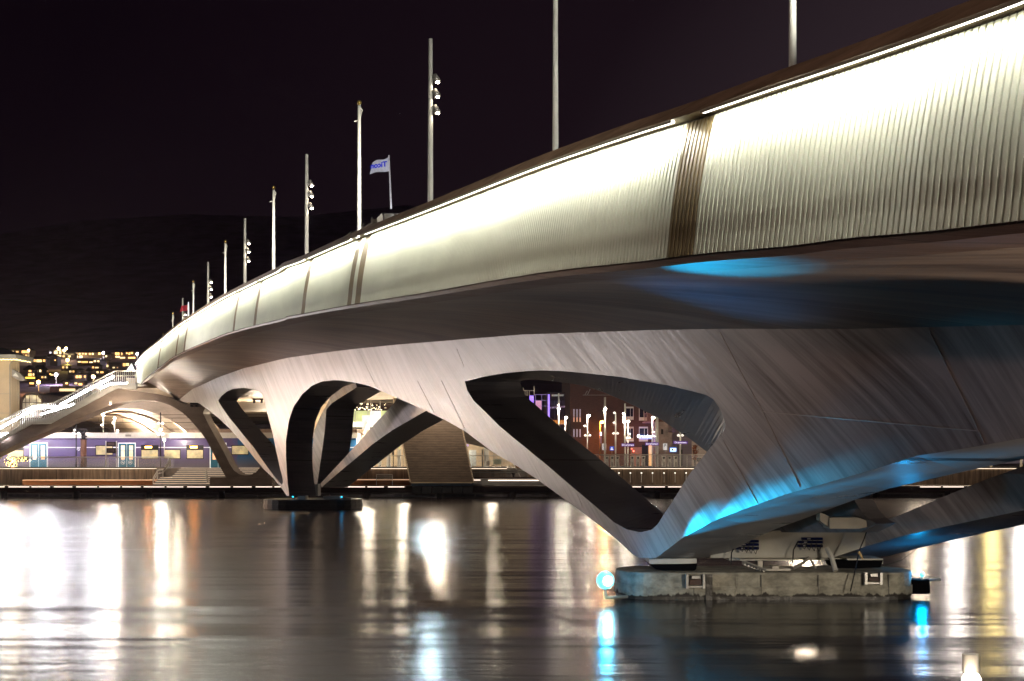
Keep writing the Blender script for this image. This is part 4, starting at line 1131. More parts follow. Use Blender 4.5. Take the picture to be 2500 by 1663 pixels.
m.build('edge_face', M['cream'], t)
m = MB()
m.add([(-11.2, 107, zc + 1.0), (-10.4, 116, zc + 1.0), (-10.4, 116, zc - 0.45), (-11.2, 107, zc - 0.3), (-10.9, 107, zc + 1.0), (-10.1, 116, zc + 1.0), (-10.1, 116, zc - 0.45), (-10.9, 107, zc - 0.3)], [(0, 1, 2, 3), (4, 7, 6, 5), (3, 2, 6, 7), (0, 4, 5, 1)])
m.build('side_fascia', M['cream'], t)
m = MB()
for (x, y) in ((-30, 122), (-24, 116), (-33, 140)):
    m.box(x - 0.5, x + 0.5, y, y + 0.2, zc - 0.55, zc - 0.4); m.box(x - 0.45, x - 0.25, y, y + 0.2, zc - 0.85, zc - 0.55); m.box(x + 0.25, x + 0.45, y, y + 0.2, zc - 0.85, zc - 0.55)
m.build('ceiling_bracket', M['black'], t)
for (x, y, z, p) in ((-32, 118.5, 6.2, 1500), (-24, 119, 6.3, 1300), (-40, 130, 6, 2400), (-20, 130, 5.5, 1200), (-17, 112, 6, 320), (-30, 150, 6, 1200)):
    lamp('ceiling_light', (x, y, z), p * 1.4, (1.0, 0.80, 0.58), 0.5, parent=t)
# contact wires under the ceiling
t = thing('catenary_wires', 'thin dark overhead wires above the purple train', 'wires', (X(300, 113), 113, 7))
m = MB()
for z0, y in ((1020, 113.2), (1031, 113.4), (1047, 113.0), (1012, 115.5)):
    m.tube([P(150, z0, y), P(420, z0 + 0.8, y), P(700, z0 - 1, y)], 0.022, 5)
for px in (240, 300, 330, 420, 475): m.tube([P(px, 1021, 113.2), P(px, 1031, 113.3)], 0.015, 4)
m.build('wire', M['black'], t)
# ------------------------------------------------------------------ station hall behind the pier
t = thing('station_hall', 'brightly lit glass station hall seen between the branching legs', 'building', (X(960, 130), 130, 2.42))
hl = glow('hall_light', (1.0, 0.86, 0.58), 1.0)
M['hallw'] = mat('hall_wall', (0.62, 0.5, 0.35), 0.6, 0, 0.2, 0.8)
MB().box(X(690, 136), X(1300, 136), 136, 136.5, 2.42, 9.6).build('back_wall', M['hallw'], t)
MB().box(X(800, 128), X(1010, 128), 127, 136, 9.3, 9.9).build('roof', M['black'], t)
MB().pbox(835, 990, 1003, 1030, 128, 0.06).build('glass_wall', mat('greenish_glass', (0.30, 0.36, 0.18), 0.15, 0, 0.4, 0.6, emit=(0.85, 0.95, 0.5), es=0.38), t)
MB().pbox(835, 990, 1030, 1043, 128, 0.06).build('lit_counter', glow('lit_counter_light', (1.0, 0.95, 0.65), 1.4), t)
MB().pbox(835, 990, 984, 1003, 128.0, 0.08).build('dark_glass', mat('dark_glass', (0.02, 0.012, 0.012), 0.1), t)
MB().pbox(835, 1000, 1043, 1047, 127.8, 0.5).build('floor_edge', M['black'], t)
m = MB()
for px in (867, 898, 905, 928): m.pbox(px - 0.8, px + 0.8, 976, 1044, 127.9, 0.1)
m.build('mullion', M['stairm'], t)
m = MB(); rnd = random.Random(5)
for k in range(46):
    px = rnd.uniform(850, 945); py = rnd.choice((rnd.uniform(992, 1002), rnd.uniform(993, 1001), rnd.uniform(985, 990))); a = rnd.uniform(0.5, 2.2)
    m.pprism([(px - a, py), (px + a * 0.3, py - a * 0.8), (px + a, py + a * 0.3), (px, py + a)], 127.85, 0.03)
m.build('painted_glints', glow('glint_glow', (1.0, 0.8, 0.5), 2.5), t)['kind'] = 'stuff'  # glowing flecks put in as reflections on the dark glass
MB().pbox(884, 903, 1014, 1049, 126, 0.1).pbox(903, 930, 1003, 1040, 126.4, 0.1).build('glass_screen', mat('frosted_glass', (0.55, 0.55, 0.58), 0.2, 0, 0.4, 1.2, emit=(0.9, 0.9, 1), es=0.25), t)
MB().tube([P(886, 1068, 125.8), P(897, 1032, 125.8)], 0.13, 8).build('slanted_prop', M['white'], t)
m = MB()
for px0, px1 in ((944, 953), (970, 978), (923, 930), (1181, 1193)): m.pbox(px0, px1, 1050, 1143, 116, 0.5)
m.build('column', M['white'], t)
m = MB(); m.pbox(957, 962, 1099, 1111, 115.6, 0.2); m.pbox(959, 961, 1090, 1142, 115.7, 0.1); m.pbox(1176, 1179, 1097, 1140, 115.7, 0.2); m.build('dark_sign', M['black'], t)
m = MB()
for px in (897, 905, 984, 996, 1205, 1212, 1220): m.pbox(px, px + 1.2, 1098, 1138, 118, 0.1)
m.pbox(1150, 1190, 1107, 1108, 118, 0.1); m.pbox(1150, 1240, 1125, 1126.5, 118, 0.1)
m.build('window_bar', M['stairm'], t)
MB().pbox(1145, 1162, 1099, 1138, 113, 0.8).build('white_cabinet', mat('pale_cabinet', (0.55, 0.6, 0.62), 0.4), t)
MB().pbox(1204, 1224, 1121, 1134, 112.5, 0.8).build('kiosk_counter', mat('mint_counter', (0.4, 0.5, 0.42), 0.4), t)
MB().pbox(1138, 1144, 1085, 1090, 112, 0.2).build('purple_sign', glow('purple_sign_light', (0.2, 0.08, 0.6), 0.8), t)
MB().pbox(1187, 1195, 1126, 1137, 112.3, 0.4).build('litter_bin', M['fixture'], t)
MB().pbox(974, 976.5, 1093, 1097, 115.8, 0.1).build('yellow_sticker', glow('yellow_sticker_glow', (1, 0.75, 0.05), 0.9), t)  # sticker brightness put in as glow
for (px, py, y, p) in ((900, 1100, 124, 900), (985, 1080, 122, 900), (1200, 1080, 122, 1100), (880, 1090, 112, 300), (1100, 1100, 112, 350)):
    lamp('hall_lamp', P(px, py, y), p * 1.4, (1.0, 0.84, 0.62), 0.5, parent=t)
# footbridge steps in the hall gap
t = thing('footbridge_stair', 'pale sloping stair with brown railing below the glass hall', 'staircase', (X(870, 119), 119, 2.42))
MB().pprism([(835, 1070), (850, 1069), (890, 1087), (882, 1096), (862, 1088), (835, 1080)], 119, 2).build('stringer', M['cream'], t)
m = MB(); px = 836
while px < 888:
    y0 = 1045 + max(0, px - 850) * 0.42; m.pbox(px, px + 0.8, y0, y0 + 24, 119.1, 0.04); px += 3
m.build('balusters', mat('brown_railing', (0.3, 0.2, 0.14), 0.5), t)
MB().tube([P(833, 1045, 119), P(851, 1045, 119), P(890, 1062, 119)], 0.06, 6).build('handrail', mat('wood_rail', (0.4, 0.2, 0.1), 0.5), t)
shrub('golden_shrub', 'small golden lit shrub under the footbridge stair', 'shrub', 844, 1090, 1113, 0.8, 113, M['leaf_red'], 60, M['fairy'])
# sloping ramp slab at the right of the tower
t = thing('ramp_slab', 'cream sloping slab above the bright gap right of the slatted tower', 'ramp', (X(1180, 110), 110, 3))
MB().pprism([(1120, 1040), (1200, 1085), (1262, 1130), (1252, 1131), (1225, 1116), (1180, 1092), (1141, 1083), (1125, 1078)], 109.5, 3).build('slab', M['cream'], t)
MB().pprism([(1250, 1128), (1253, 1127), (1274, 1168), (1271, 1169)], 105.5, 0.4).build('edge_trim', M['white'], t)
# slatted tower
t = thing('slatted_tower', 'grey brown tapering tower clad in horizontal slats on the station quay', 'tower', (X(1078, 101), 101, 0.6))
quad = [(960, 970), (1110, 970), (1155, 1177), (1002, 1178)]
def tow(py, side):
    a = np.interp(py, [970, 1178], [960, 1002]) if side == 0 else np.interp(py, [970, 1178], [1112, 1156]); return float(a)
MB().pprism([(962, 972), (1110, 972), (1154, 1177), (1004, 1177)], 100.3, 4.5).build('core', mat('tower_core', (0.09, 0.06, 0.04), 0.7), t)
m = MB(); py = 972
while py < 1176:
    m.pprism([(tow(py, 0), py), (tow(py, 1), py), (tow(py + 2.6, 1), py + 2.6), (tow(py + 2.6, 0), py + 2.6)], 100.15, 0.14); py += 4.1
m.build('slat_cladding', mat('tower_slats', (0.16, 0.118, 0.085), 0.6, 0, 0.3, 2.0, (0.6, 1, 3)), t)
m = MB(); m.pprism([(958.5, 970), (960.5, 970), (1003, 1179), (1000.5, 1179)], 100.1, 0.2); m.pprism([(1111, 970), (1113.5, 970), (1158, 1178), (1155.5, 1178)], 100.1, 0.2); m.pprism([(1001, 1177), (1156, 1177), (1156, 1179.5), (1001, 1179.5)], 100.1, 0.2)
m.build('edge_trim', M['coping'], t)
m = MB(); m.pprism([(1003, 1180), (1156, 1180), (1152, 1187), (1006, 1187)], 100.3, 4); m.build('blue_foot', mat('bluish_foot', (0.03, 0.07, 0.12), 0.4), t)
m = MB()
for k in range(6): m.pbox(1006 + k * 25, 1028 + k * 25, 1189, 1205, 100.6, 1)
m.build('concrete_footing', M['algae'], t)
# slatted fence by the ramp
t = thing('quay_fence', 'dark vertical slat fence with a white line right of the slatted tower', 'fence', (X(1220, 101.6), 101.6, 0.9))
m = MB(); px = 1157
while px < 1330: m.pbox(px, px + 1.2, 1168, 1184, 101.4, 0.06); px += 2.6
m.build('slats', M['stairm'], t)
MB().pbox(1192, 1320, 1172, 1174, 101.3, 0.06).pbox(1156, 1173, 1171.5, 1173, 101.3, 0.06).build('light_line', M['led_line'], t)
MB().pbox(1157, 1340, 1165, 1184, 101.5, 0.1).build('back_board', M['dark_timber'], t)
t = thing('ramp_railing', 'double grey rail crossing the bright gap right of the tower', 'railing', (X(1220, 105), 105, 1))
m = MB()
for py in (1147, 1149, 1153): m.tube([P(1150, py, 105), P(1282, py + 1.5, 105)], 0.05, 6)
m.build('rail', M['steel'], t)
m = MB()
for k in range(44): m.pbox(1152 + k * 3, 1152.7 + k * 3, 1153, 1168, 105.05, 0.02)
m.build('balusters', M['stairm'], t)
t = thing('mooring_bollard', 'small black mooring bollard in the bright gap right of the tower', 'bollard', (X(1254, 104.5), 104.5, 0.98))
MB().tube([P(1254, 1168, 104.5), P(1254, 1158, 104.5)], 0.09, 10).build('shaft', M['black'], t)
MB().tube([P(1254, 1158.5, 104.5), P(1254, 1155, 104.5)], 0.14, 10, 0.2).tube([P(1254, 1169, 104.5), P(1254, 1167, 104.5)], 0.25, 10).build('cap', M['black'], t)
MB().pprism([(1253, 1130), (1300, 1150), (1305, 1168), (1272, 1168)], 107, 0.3).build('wood_panel', M['timber'])
tag(bpy.data.objects['wood_panel'], 'orange brown wooden panel wedge beside the ramp, just under the leg', 'panel')

# ------------------------------------------------------------------ right hand square seen through the opening
PL = 2.43
t = thing('brick_building', 'dark red brick building lit orange by a street lamp, seen through the oval opening', 'building', (X(1540, 160), 160, PL))
brick = mat('red_brick', (0.10, 0.045, 0.035), 0.75, 0, 0.35, 4, (0.5, 1, 6))
MB().box(X(1392, 150), X(1640, 150), 150, 175, PL, 15).build('wall', brick, t)
def framed(px0, px1, py0, py1, Z, parent, split=0.5):
    w = MB().pbox(px0, px1, py0, py1, Z - 0.08, 0.078).build('window', M['white'], parent)
    c = px0 + (px1 - px0) * split
    MB().pbox(px0 + 1.5, c - 0.6, py0 + 4, py1 - 8, Z - 0.1, 0.019).pbox(c + 0.6, px1 - 1.5, py0 + 4, py1 - 8, Z - 0.1, 0.019).build('pane', mat('night_pane', (0.02, 0.02, 0.05), 0.1) if 'night_pane' not in bpy.data.materials else bpy.data.materials['night_pane'], w)
for a, b_, c, d in ((1527, 1547, 993, 1025), (1560, 1580, 991, 1027), (1527, 1547, 1042, 1078), (1560, 1582, 1042, 1078)): framed(a, b_, c, d, 150, t, 0.6)
m = MB()
for py0, py1 in ((999, 1018), (1048, 1067)):
    for px in (1400, 1407.5, 1415): m.pbox(px, px + 2.6, py0, py1, 149.9, 0.09)
m.build('slot_window', mat('pale_slots', (0.5, 0.45, 0.5), 0.4, emit=(0.8, 0.7, 0.9), es=0.25), t)
m = MB()
for px in (1400, 1407.5, 1415): m.pbox(px, px + 2.6, 1019, 1030, 149.9, 0.09)
m.build('lit_slot', glow('orange_slots', (1.0, 0.35, 0.08), 0.55), t)
MB().pbox(1567, 1583, 1086, 1143, 149.8, 0.19).build('door', M['black'], t)
MB().pbox(1540, 1567, 1092, 1143, 149.85, 0.14).build('plinth_wall', mat('pink_render', (0.45, 0.26, 0.18), 0.7, 0, 0.15), t)
MB().pbox(1584, 1604, 1086, 1143, 149.8, 0.19).pbox(1613, 1622, 1086, 1143, 149.8, 0.19).build('lit_entrance', glow('entrance_light', (1.0, 0.50, 0.12), 0.8), t)
t = thing('pale_building', 'pale lilac rendered building right of the brick building, partly hidden by the fin', 'building', (X(1700, 148), 148, PL))
lil = mat('lilac_render', (0.34, 0.28, 0.33), 0.7, 0, 0.12, 2, (0.3, 1, 5))
MB().box(X(1641, 148), X(1900, 148), 148, 170, PL, 10.5).build('wall', lil, t)
MB().pbox(1600, 1641, 1030, 1143, 146, 3).build('corner_column', mat('mottled_render', (0.33, 0.28, 0.26), 0.7, 0, 0.3, 1.5), t)
m = MB(); m.pbox(1631, 1650, 1052, 1055, 146, 1.5)
for k in range(8): m.pbox(1632 + k * 2.4, 1632.8 + k * 2.4, 1036, 1053, 146, 0.06)
m.build('balcony', mat('purple_rail', (0.3, 0.2, 0.42), 0.5), t)
MB().pbox(1614, 1619, 1048, 1060, 145.9, 0.09).pbox(1663, 1666, 1098, 1143, 147.9, 0.09).build('dark_opening', M['black'], t)
MB().pbox(1690, 1760, 1077, 1143, 140, 0.3).build('panel_wall', mat('panel_cladding', (0.55, 0.46, 0.4), 0.6, 0, 0.08), t)
m = MB()
for k in range(6): m.pbox(1690, 1760, 1088 + k * 9, 1088.6 + k * 9, 139.96, 0.039)
m.build('panel_joint', M['fixture'], t)
t = thing('balcony_brick', 'small lilac metal balcony on the brick wall beside the thick lamp post', 'balcony', (X(1583, 149), 149, 8))
t.name = 'metal_balcony'
m = MB(); m.pbox(1573, 1598, 1029, 1032, 147.5, 2.2)
for k in range(9): m.pbox(1573 + k * 2.8, 1574 + k * 2.8, 1010, 1029, 147.5, 0.05)
m.pbox(1573, 1598, 1009, 1010.5, 147.5, 0.08); m.build('balcony_frame', mat('lilac_metal', (0.35, 0.22, 0.36), 0.5), t)
# slim strip building and purple lit frames further left
t = thing('strip_facade', 'tall building with narrow vertical strips, purple above and orange below', 'building', (X(1365, 165), 165, PL))
MB().box(X(1335, 165), X(1390, 165), 165, 180, PL, 12.2).build('wall', mat('maroon_wall', (0.10, 0.05, 0.07), 0.6, 0, 0.3), t)
m = MB()
for k in range(14): m.pbox(1338 + k * 3.8, 1339.2 + k * 3.8, 978, 1060, 164.8, 0.19)
m.build('strips', mat('lilac_strip', (0.26, 0.16, 0.28), 0.5), t)
m = MB()
for k in range(13): m.pbox(1339.4 + k * 3.8, 1341.8 + k * 3.8, 1026, 1036, 164.85, 0.14)
m.build('orange_band', glow('orange_glow_band', (1.0, 0.32, 0.02), 0.8), t)
m = MB()
for k in range(13): m.pbox(1340 + k * 3.8, 1341 + k * 3.8, 990 + (13-k) * 0.3, 994 + (13-k) * 0.3, 164.85, 0.14)
m.build('small_lights', glow('pink_dots', (0.8, 0.5, 0.7), 0.7), t)
t = thing('purple_frame', 'purple lit glass frame tower between the leg and the strip building', 'building', (X(1320, 140), 140, PL))
pur = glow('purple_light', (0.28, 0.12, 0.9), 1.5)
MB().pbox(1293, 1303, 966, 1060, 140, 0.4).pbox(1338, 1342, 963, 1060, 140, 0.4).build('lit_post', pur, t)
m = MB()
for px in (1307, 1322, 1337): m.pbox(px, px + 1, 963, 1060, 140, 0.2)
for py in (963, 977.5, 991): m.pbox(1303, 1338, py, py + 0.9, 140.05, 0.15)
m.build('frame_bar', mat('lilac_frame', (0.3, 0.25, 0.45), 0.5, emit=(0.4, 0.3, 0.8), es=0.3), t)
MB().pbox(1307, 1322, 978, 1010, 141, 0.2).build('lit_panel', glow('salmon_panel', (0.8, 0.28, 0.15), 0.6), t)
t = thing('roof_railing', 'white railing and posts at the upper left tip of the oval opening', 'railing', (X(1285, 138), 138, 8))
m = MB()
for px in (1277, 1281, 1284, 1288, 1292): m.pbox(px, px + 0.9, 953, 966, 138, 0.05)
m.pbox(1276, 1303, 953, 954, 138, 0.05); m.pbox(1303, 1305, 943, 966, 138, 0.1); m.pbox(1277, 1278.5, 947, 954, 138, 0.1)
m.build('railing_bars', M['railm'], t)
MB().pbox(1347, 1376, 963, 967, 150, 0.5).build('canopy', M['white'], t)
t = thing('roof_truss', 'thin pale roof edge with two slanted stays on the brick building', 'roof edge', (X(1460, 150), 150, 11))
m = MB(); m.pbox(1423, 1500, 964, 965, 149.5, 0.3); m.tube([P(1428, 964, 149.5), P(1434, 954, 149.5)], 0.05, 5); m.tube([P(1434, 964, 149.5), P(1441, 950, 149.5)], 0.05, 5); m.build('stay', M['fixture'], t)
# lamp posts of the square
SG = 'lamp posts on the square'
lamp_pole(1364, 960, 1143, 125, [(1364, 998, 0.2)], 'tall pale post with lamp halfway up, leftmost in the oval opening', 0.07, [(1363, 989, 1)], SG, 250)
lamp_pole(1380, 1022, 1143, 122, [(1382, 1020, 0.24)], 'short lamp post with starry lamp in front of the strip building', 0.05, [], SG, 350)
lamp_pole(1434, 1017, 1143, 122, [(1437, 1015, 0.26)], 'lamp post with starry lamp on top and twin white fittings, before the slot windows', 0.05, [(1428, 1040, 1), (1429, 1063, 1), (1440, 1063, -1)], SG, 450)
lamp_pole(1465, 1032, 1143, 145, [(1470, 1030, 0.34)], 'orange sodium street lamp against the brick wall', 0.07, [], SG, 1100, (1.0, 0.36, 0.06), mt=mat('orange_post', (0.5, 0.25, 0.08), 0.5), glass=glow('sodium_glass', (1.0, 0.45, 0.05), 14))
lamp_pole(1477, 970, 1143, 112, [(1478, 998, 0.19)], 'tallest mast in the oval opening with one starry lamp halfway up', 0.09, [(1475, 1003, 1)], SG, 350)
lamp_pole(1503, 1008, 1143, 115, [], 'white lamp post with twin bow shaped fittings beside the blue crossing sign', 0.07, [(1499, 1032, 1), (1498, 1058, 1), (1508, 1058, -1), (1500, 1008, 1)], SG, 0)
lamp_pole(1526, 985, 1143, 120, [(1522, 1010, 0.13), (1522, 1018, 0.13), (1522, 1025, 0.13), (1522, 1031, 0.1)], 'mast with four small floodlights in a column beside the window', 0.08, [], SG, 60)
lamp_pole(1533, 1031, 1143, 124, [(1534, 1029, 0.22)], 'lamp post with round starry lamp and double twin fittings behind the first purple name sign', 0.06, [(1537, 1060, -1), (1530, 1069, 1), (1537, 1069, -1)], SG, 300)
lamp_pole(1592, 1022, 1143, 122, [(1595, 1020, 0.24)], 'lamp post with starry lamp just under the curved concrete edge', 0.05, [(1596, 1055, -1), (1597, 1065, -1)], SG, 350)
lamp_pole(1604, 1017, 1143, 113, [], 'thick plain white mast beside the second purple name sign', 0.13, [], SG, 0)
lamp_pole(1661, 1045, 1143, 118, [], 'lamp post with twin bow shaped fittings above the third purple name sign', 0.07, [(1656, 1063, 1), (1666, 1063, -1)], SG, 0)
# name signs and traffic signs
pv = mat('purple_sign_face', (0.10, 0.035, 0.25), 0.4, 0, 0.05, emit=(0.25, 0.1, 0.6), es=0.25)
wl2 = glow('sign_letter_white', (1, 0.95, 1), 1.1)
for px, py, w, lab in ((1533, 1086.5, 31, 'purple station name sign in front of the mast with four floodlights'), (1592, 1084, 33, 'purple station name sign beside the thick white mast'), (1661.5, 1080.5, 35, 'purple station name sign nearest the right edge of the opening')):
    c = P(px, py, 111); t = thing('station_sign', lab, 'sign', (c.x, 111, PL), 'purple station name signs')
    MB().pbox(px - w / 2, px + w / 2, py - 3.6, py + 3.6, 111, 0.12).build('sign_board', pv, t)
    text('Drammen', px, py, 110.98, 4.6, wl2, t, 'lettering', sx=1.15)
    MB().pbox(px - w * 0.3, px - w * 0.3 + 1, py + 3.7, 1143, 111.05, 0.05).pbox(px + w * 0.3, px + w * 0.3 + 1, py + 3.7, 1143, 111.05, 0.05).build('post', M['fixture'], t)
for px, lab in ((1475, 'white parking sign half hidden behind the tallest mast'), (1624, 'white parking sign between the thick mast and the blue screen')):
    c = P(px, 1091, 113.5); t = thing('parking_sign', lab, 'sign', (c.x, 113.5, PL), 'parking signs')
    MB().pbox(px - 5, px + 5, 1083, 1099, 113.5, 0.06).build('sign_board', mat('sign_white', (0.75, 0.75, 0.75), 0.4, emit=(1, 1, 1), es=0.35), t)
    text('P', px, 1088, 113.49, 7, M['navy'], t, 'lettering')
    MB().pbox(px - 0.6, px + 0.6, 1099, 1143, 113.55, 0.05).build('post', M['steel'], t)
c = P(1494, 1095, 113); t = thing('crossing_sign', 'blue square pedestrian crossing sign with white triangle in front of the brick wall', 'sign', (c.x, 113, PL))
MB().pbox(1489, 1499, 1090, 1100, 113, 0.05).build('sign_board', mat('sign_blue', (0.02, 0.06, 0.4), 0.4, emit=(0.05, 0.15, 1), es=0.4), t)
MB().pprism([(1490.5, 1098.3), (1497.5, 1098.3), (1494, 1091.5)], 112.97, 0.02).build('triangle', wl2, t)
MB().pprism([(1493.3, 1093.8), (1494.7, 1093.8), (1495.4, 1097.8), (1494.3, 1096), (1492.9, 1097.8)], 112.95, 0.015).build('walking_figure', M['navy'], t)
MB().pbox(1493.5, 1494.5, 1100, 1143, 113.02, 0.04).build('post', M['steel'], t)
c = P(1644, 1097, 112); t = thing('info_screen', 'bright blue rimmed information screen on a post', 'screen', (c.x, 112, PL))
MB().pbox(1635, 1653, 1092, 1104, 112, 0.12).build('screen_frame', mat('screen_blue', (0.01, 0.04, 0.3), 0.4, emit=(0.05, 0.15, 0.9), es=0.5), t)
MB().pbox(1636.5, 1651.5, 1094, 1102.5, 111.97, 0.02).build('screen', glow('screen_light', (0.6, 0.9, 1.0), 1.6), t)
MB().pbox(1640, 1644, 1096, 1100, 111.95, 0.015).build('screen_picture', M['navy'], t)
MB().pbox(1643, 1644.5, 1104, 1143, 112.05, 0.06).build('post', M['steel'], t)
c = P(1577, 1065, 149); t = thing('neon_sign', 'glowing blue white neon script sign on the brick building', 'sign', (c.x, 149, 6))
text('Grandcafe', 1577, 1065.5, 148.4, 8.5, glow('neon_light', (0.75, 0.85, 1.0), 5), t, 'lettering', sx=0.92)
MB().pbox(1562, 1591, 1070.5, 1071.5, 148.5, 0.2).build('sign_rail', glow('neon_blue', (0.08, 0.15, 1.0), 3), t)
lamp('neon_glow', P(1577, 1065, 147.5), 60, (0.1, 0.2, 1.0), 0.3, parent=t)
c = P(1467, 1068, 120); t = thing('vertical_sign', 'narrow lilac vertical light sign next to the orange street lamp', 'sign', (c.x, 120, PL))
MB().pbox(1465, 1469, 1055, 1064, 120, 0.1).build('lit_sign', glow('lilac_sign_light', (0.7, 0.7, 1.0), 2.2), t)
MB().pbox(1465, 1469, 1066, 1082, 120, 0.1).build('banner', mat('lilac_banner', (0.4, 0.25, 0.4), 0.6), t); MB().pbox(1466, 1467, 1064, 1143, 120.1, 0.05).build('post', M['black'], t)
# red traffic light
c = P(1544, 1098, 114); t = thing('traffic_light', 'traffic light showing red below the first purple name sign', 'traffic light', (c.x, 114, PL))
MB().pbox(1541.5, 1543.5, 1094, 1102, 114, 0.15).pbox(1545.5, 1548.5, 1099, 1105, 114, 0.15).build('housing', M['black'], t)
MB().ball(P(1542.5, 1096, 113.95), 0.06, 8).ball(P(1547, 1101.5, 113.95), 0.07, 8).build('red_lens', glow('red_lens_light', (1.0, 0.08, 0.05), 10), t)
MB().pbox(1542.2, 1543, 1102, 1143, 114.05, 0.05).build('post', M['black'], t)
# ticket barriers
def barrier(px, label):
    Z = 109.5; t = thing('ticket_post', label, 'ticket machine', (X(px, Z), Z, PL), 'white ticket posts behind the glass railing')
    MB().pprism([(px - 5, 1113), (px + 5, 1113), (px + 3.6, 1122), (px + 4.4, 1141), (px - 4.4, 1141), (px - 3.6, 1122)], Z, 0.3).build('housing', mat('barrier_white', (0.6, 0.57, 0.5), 0.45) if 'barrier_white' not in bpy.data.materials else bpy.data.materials['barrier_white'], t)
    c = P(px, 1118, Z - 0.03); m = MB(); m.tube([(c.x, Z - 0.03, c.z), (c.x, Z, c.z)], 0.1, 12); m.build('round_reader', M['black'], t)
    MB().pbox(px - 2, px + 2, 1128, 1139, Z - 0.02, 0.03).build('front_slot', M['fixture'], t)
nm = ['first', 'second', 'third', 'fourth', 'fifth', 'sixth', 'seventh', 'eighth', 'ninth']
for i, px in enumerate((1482, 1495, 1508, 1544, 1558, 1571, 1621, 1635, 1650)):
    barrier(px, nm[i] + ' white ticket post with round dark reader, counted from the tall mast')
# bike stand posts in front of the wall
for i, px in enumerate((1511, 1539, 1566, 1593, 1621, 1648, 1675)):
    Z = 104.5; t = thing('bollard_post', nm[i] + ' thin pale post before the brown wall, counted from the dark leg', 'post', (X(px, Z), Z, 0.98), 'thin posts on the lower promenade')
    MB().tube([P(px, 1178, Z), P(px, 1156, Z)], 0.035, 8).build('shaft', M['railm'], t)
    MB().ball(P(px, 1155, Z), 0.07, 8).build('post_light', glow('post_cap_light', (1, 0.9, 0.75), 1.5) if 'post_cap_light' not in bpy.data.materials else bpy.data.materials['post_cap_light'], t)
shrub('bare_tree', 'small bare reddish tree in front of the pale panel wall', 'tree', 1697, 1084, 1143, 0.5, 116, M['leaf_red'])
t = thing('menu_board', 'dark board with lettering rows beside the small bare tree', 'board', (X(1707, 110), 110, PL))
MB().pbox(1701, 1712, 1118, 1127, 110, 0.06).build('board', M['black'], t)
m = MB()
for k in range(3): m.pbox(1703, 1710, 1120 + k * 2.2, 1120.7 + k * 2.2, 109.98, 0.015)
m.build('lines', M['fixture'], t)
MB().pbox(1705.5, 1706.5, 1127, 1143, 110.02, 0.04).build('post', M['black'], t)

# ------------------------------------------------------------------ hillside with houses
HYs = [150, 200, 230, 280, 350, 410, 480, 700, 1200, 2000, 2600]
HZs = [2.3, 9.0, 15.0, 20.5, 28.5, 35.7, 44.6, 78, 190, 385, 370]
def hz(y): return float(np.interp(y, HYs, HZs))
v = []; f = []; ys = np.concatenate([np.arange(186, 500, 12.), np.arange(520, 2600, 70.)]); xs = np.arange(-1400, 1401, 70.)
rnd = random.Random(11)
for y in ys:
    for x in xs:
        v.append((x * (0.5 + y / 1000), y, hz(y) - 0.5 + (rnd.uniform(-1, 1) * (y / 120 if y > 500 else 0.3)) + 40 * (y / 2600) * math.sin(x * 0.004 + 1) * (y > 600)))
n = len(xs)
for j in range(len(ys) - 1):
    for i in range(n - 1): f.append((j*n+i, j*n+i+1, (j+1)*n+i+1, (j+1)*n+i))
tag(mesh('hillside', v, f, mat('night_hillside', (0.20, 0.13, 0.24), 0.9, 0, 0.5, 0.05), smooth=True), kind='structure')
# inverse: depth of the hillside at a photo row
_yy = np.arange(186, 700, 1.0); _rr = HY - (np.array([hz(y) for y in _yy]) - CH) * F / _yy
def depth_at(py):
    i = np.where(_rr <= py)[0]; return float(_yy[i[0]]) if len(i) else 480.0
warm = {}
def lit(col, s):
    k = (col, s)
    if k not in warm: warm[k] = glow('lit_window', col, s if s > 20 else s * 0.5)
    return warm[k]
O = (1.0, 0.50, 0.14); Yw = (1.0, 0.72, 0.34); Wh = (0.95, 0.9, 1.0)
HG = 'houses on the dark hillside'
def house(px0, px1, pyw, pyb, roof_h, wins, label, col=(0.10, 0.085, 0.09), gable=True, lights=120):
    Z = depth_at(pyb) ; a = P(px0, pyb, Z); b_ = P(px1, pyw, Z); d = (b_.x - a.x) * 0.8
    t = thing('hillside_house', label, 'house', ((a.x + b_.x) / 2, Z, a.z), HG)
    MB().box(a.x, b_.x, Z, Z + d, a.z - 2, b_.z).build('wall', mat('house_wall', col, 0.8, 0, 0.2), t)
    rh = roof_h / F * Z; o = 0.5; zr = b_.z + 0.01
    if gable == 'front':
        mesh('roof', [(a.x-o,Z-o,zr),(b_.x+o,Z-o,zr),((a.x+b_.x)/2,Z-o,zr+rh),(a.x-o,Z+d,zr),(b_.x+o,Z+d,zr),((a.x+b_.x)/2,Z+d,zr+rh)], [(0,1,2),(3,5,4),(0,2,5,3),(1,4,5,2),(0,3,4,1)], M['roofd'], t)
    else:
        mesh('roof', [(a.x-o,Z-o,zr),(b_.x+o,Z-o,zr),(b_.x+o,Z+d+o,zr),(a.x-o,Z+d+o,zr),(a.x+rh*0.3,Z+d/2,zr+rh),(b_.x-rh*0.3,Z+d/2,zr+rh)], [(0,1,5,4),(2,3,4,5),(0,4,3),(1,2,5),(0,3,2,1)], M['roofd'], t)
    for (x0, x1, y0, y1, c, s) in wins:
        MB().pbox(x0, x1, y0, y1, Z - 0.15, 0.14).build('window', lit(c, s), t)
    return t
M['roofd'] = mat('dark_roof', (0.015, 0.013, 0.018), 0.8)
house(26, 72, 854, 872, 4, [(29, 33, 857, 861, Yw, 3), (39, 45, 857, 861, O, 2.5), (53, 62, 856, 862, O, 4), (63, 71, 856, 862, O, 4), (54, 58, 866, 870, O, 2.5), (61, 66, 866, 870, O, 3)], 'topmost lit house on the hillside, just above the roof of the cream building')
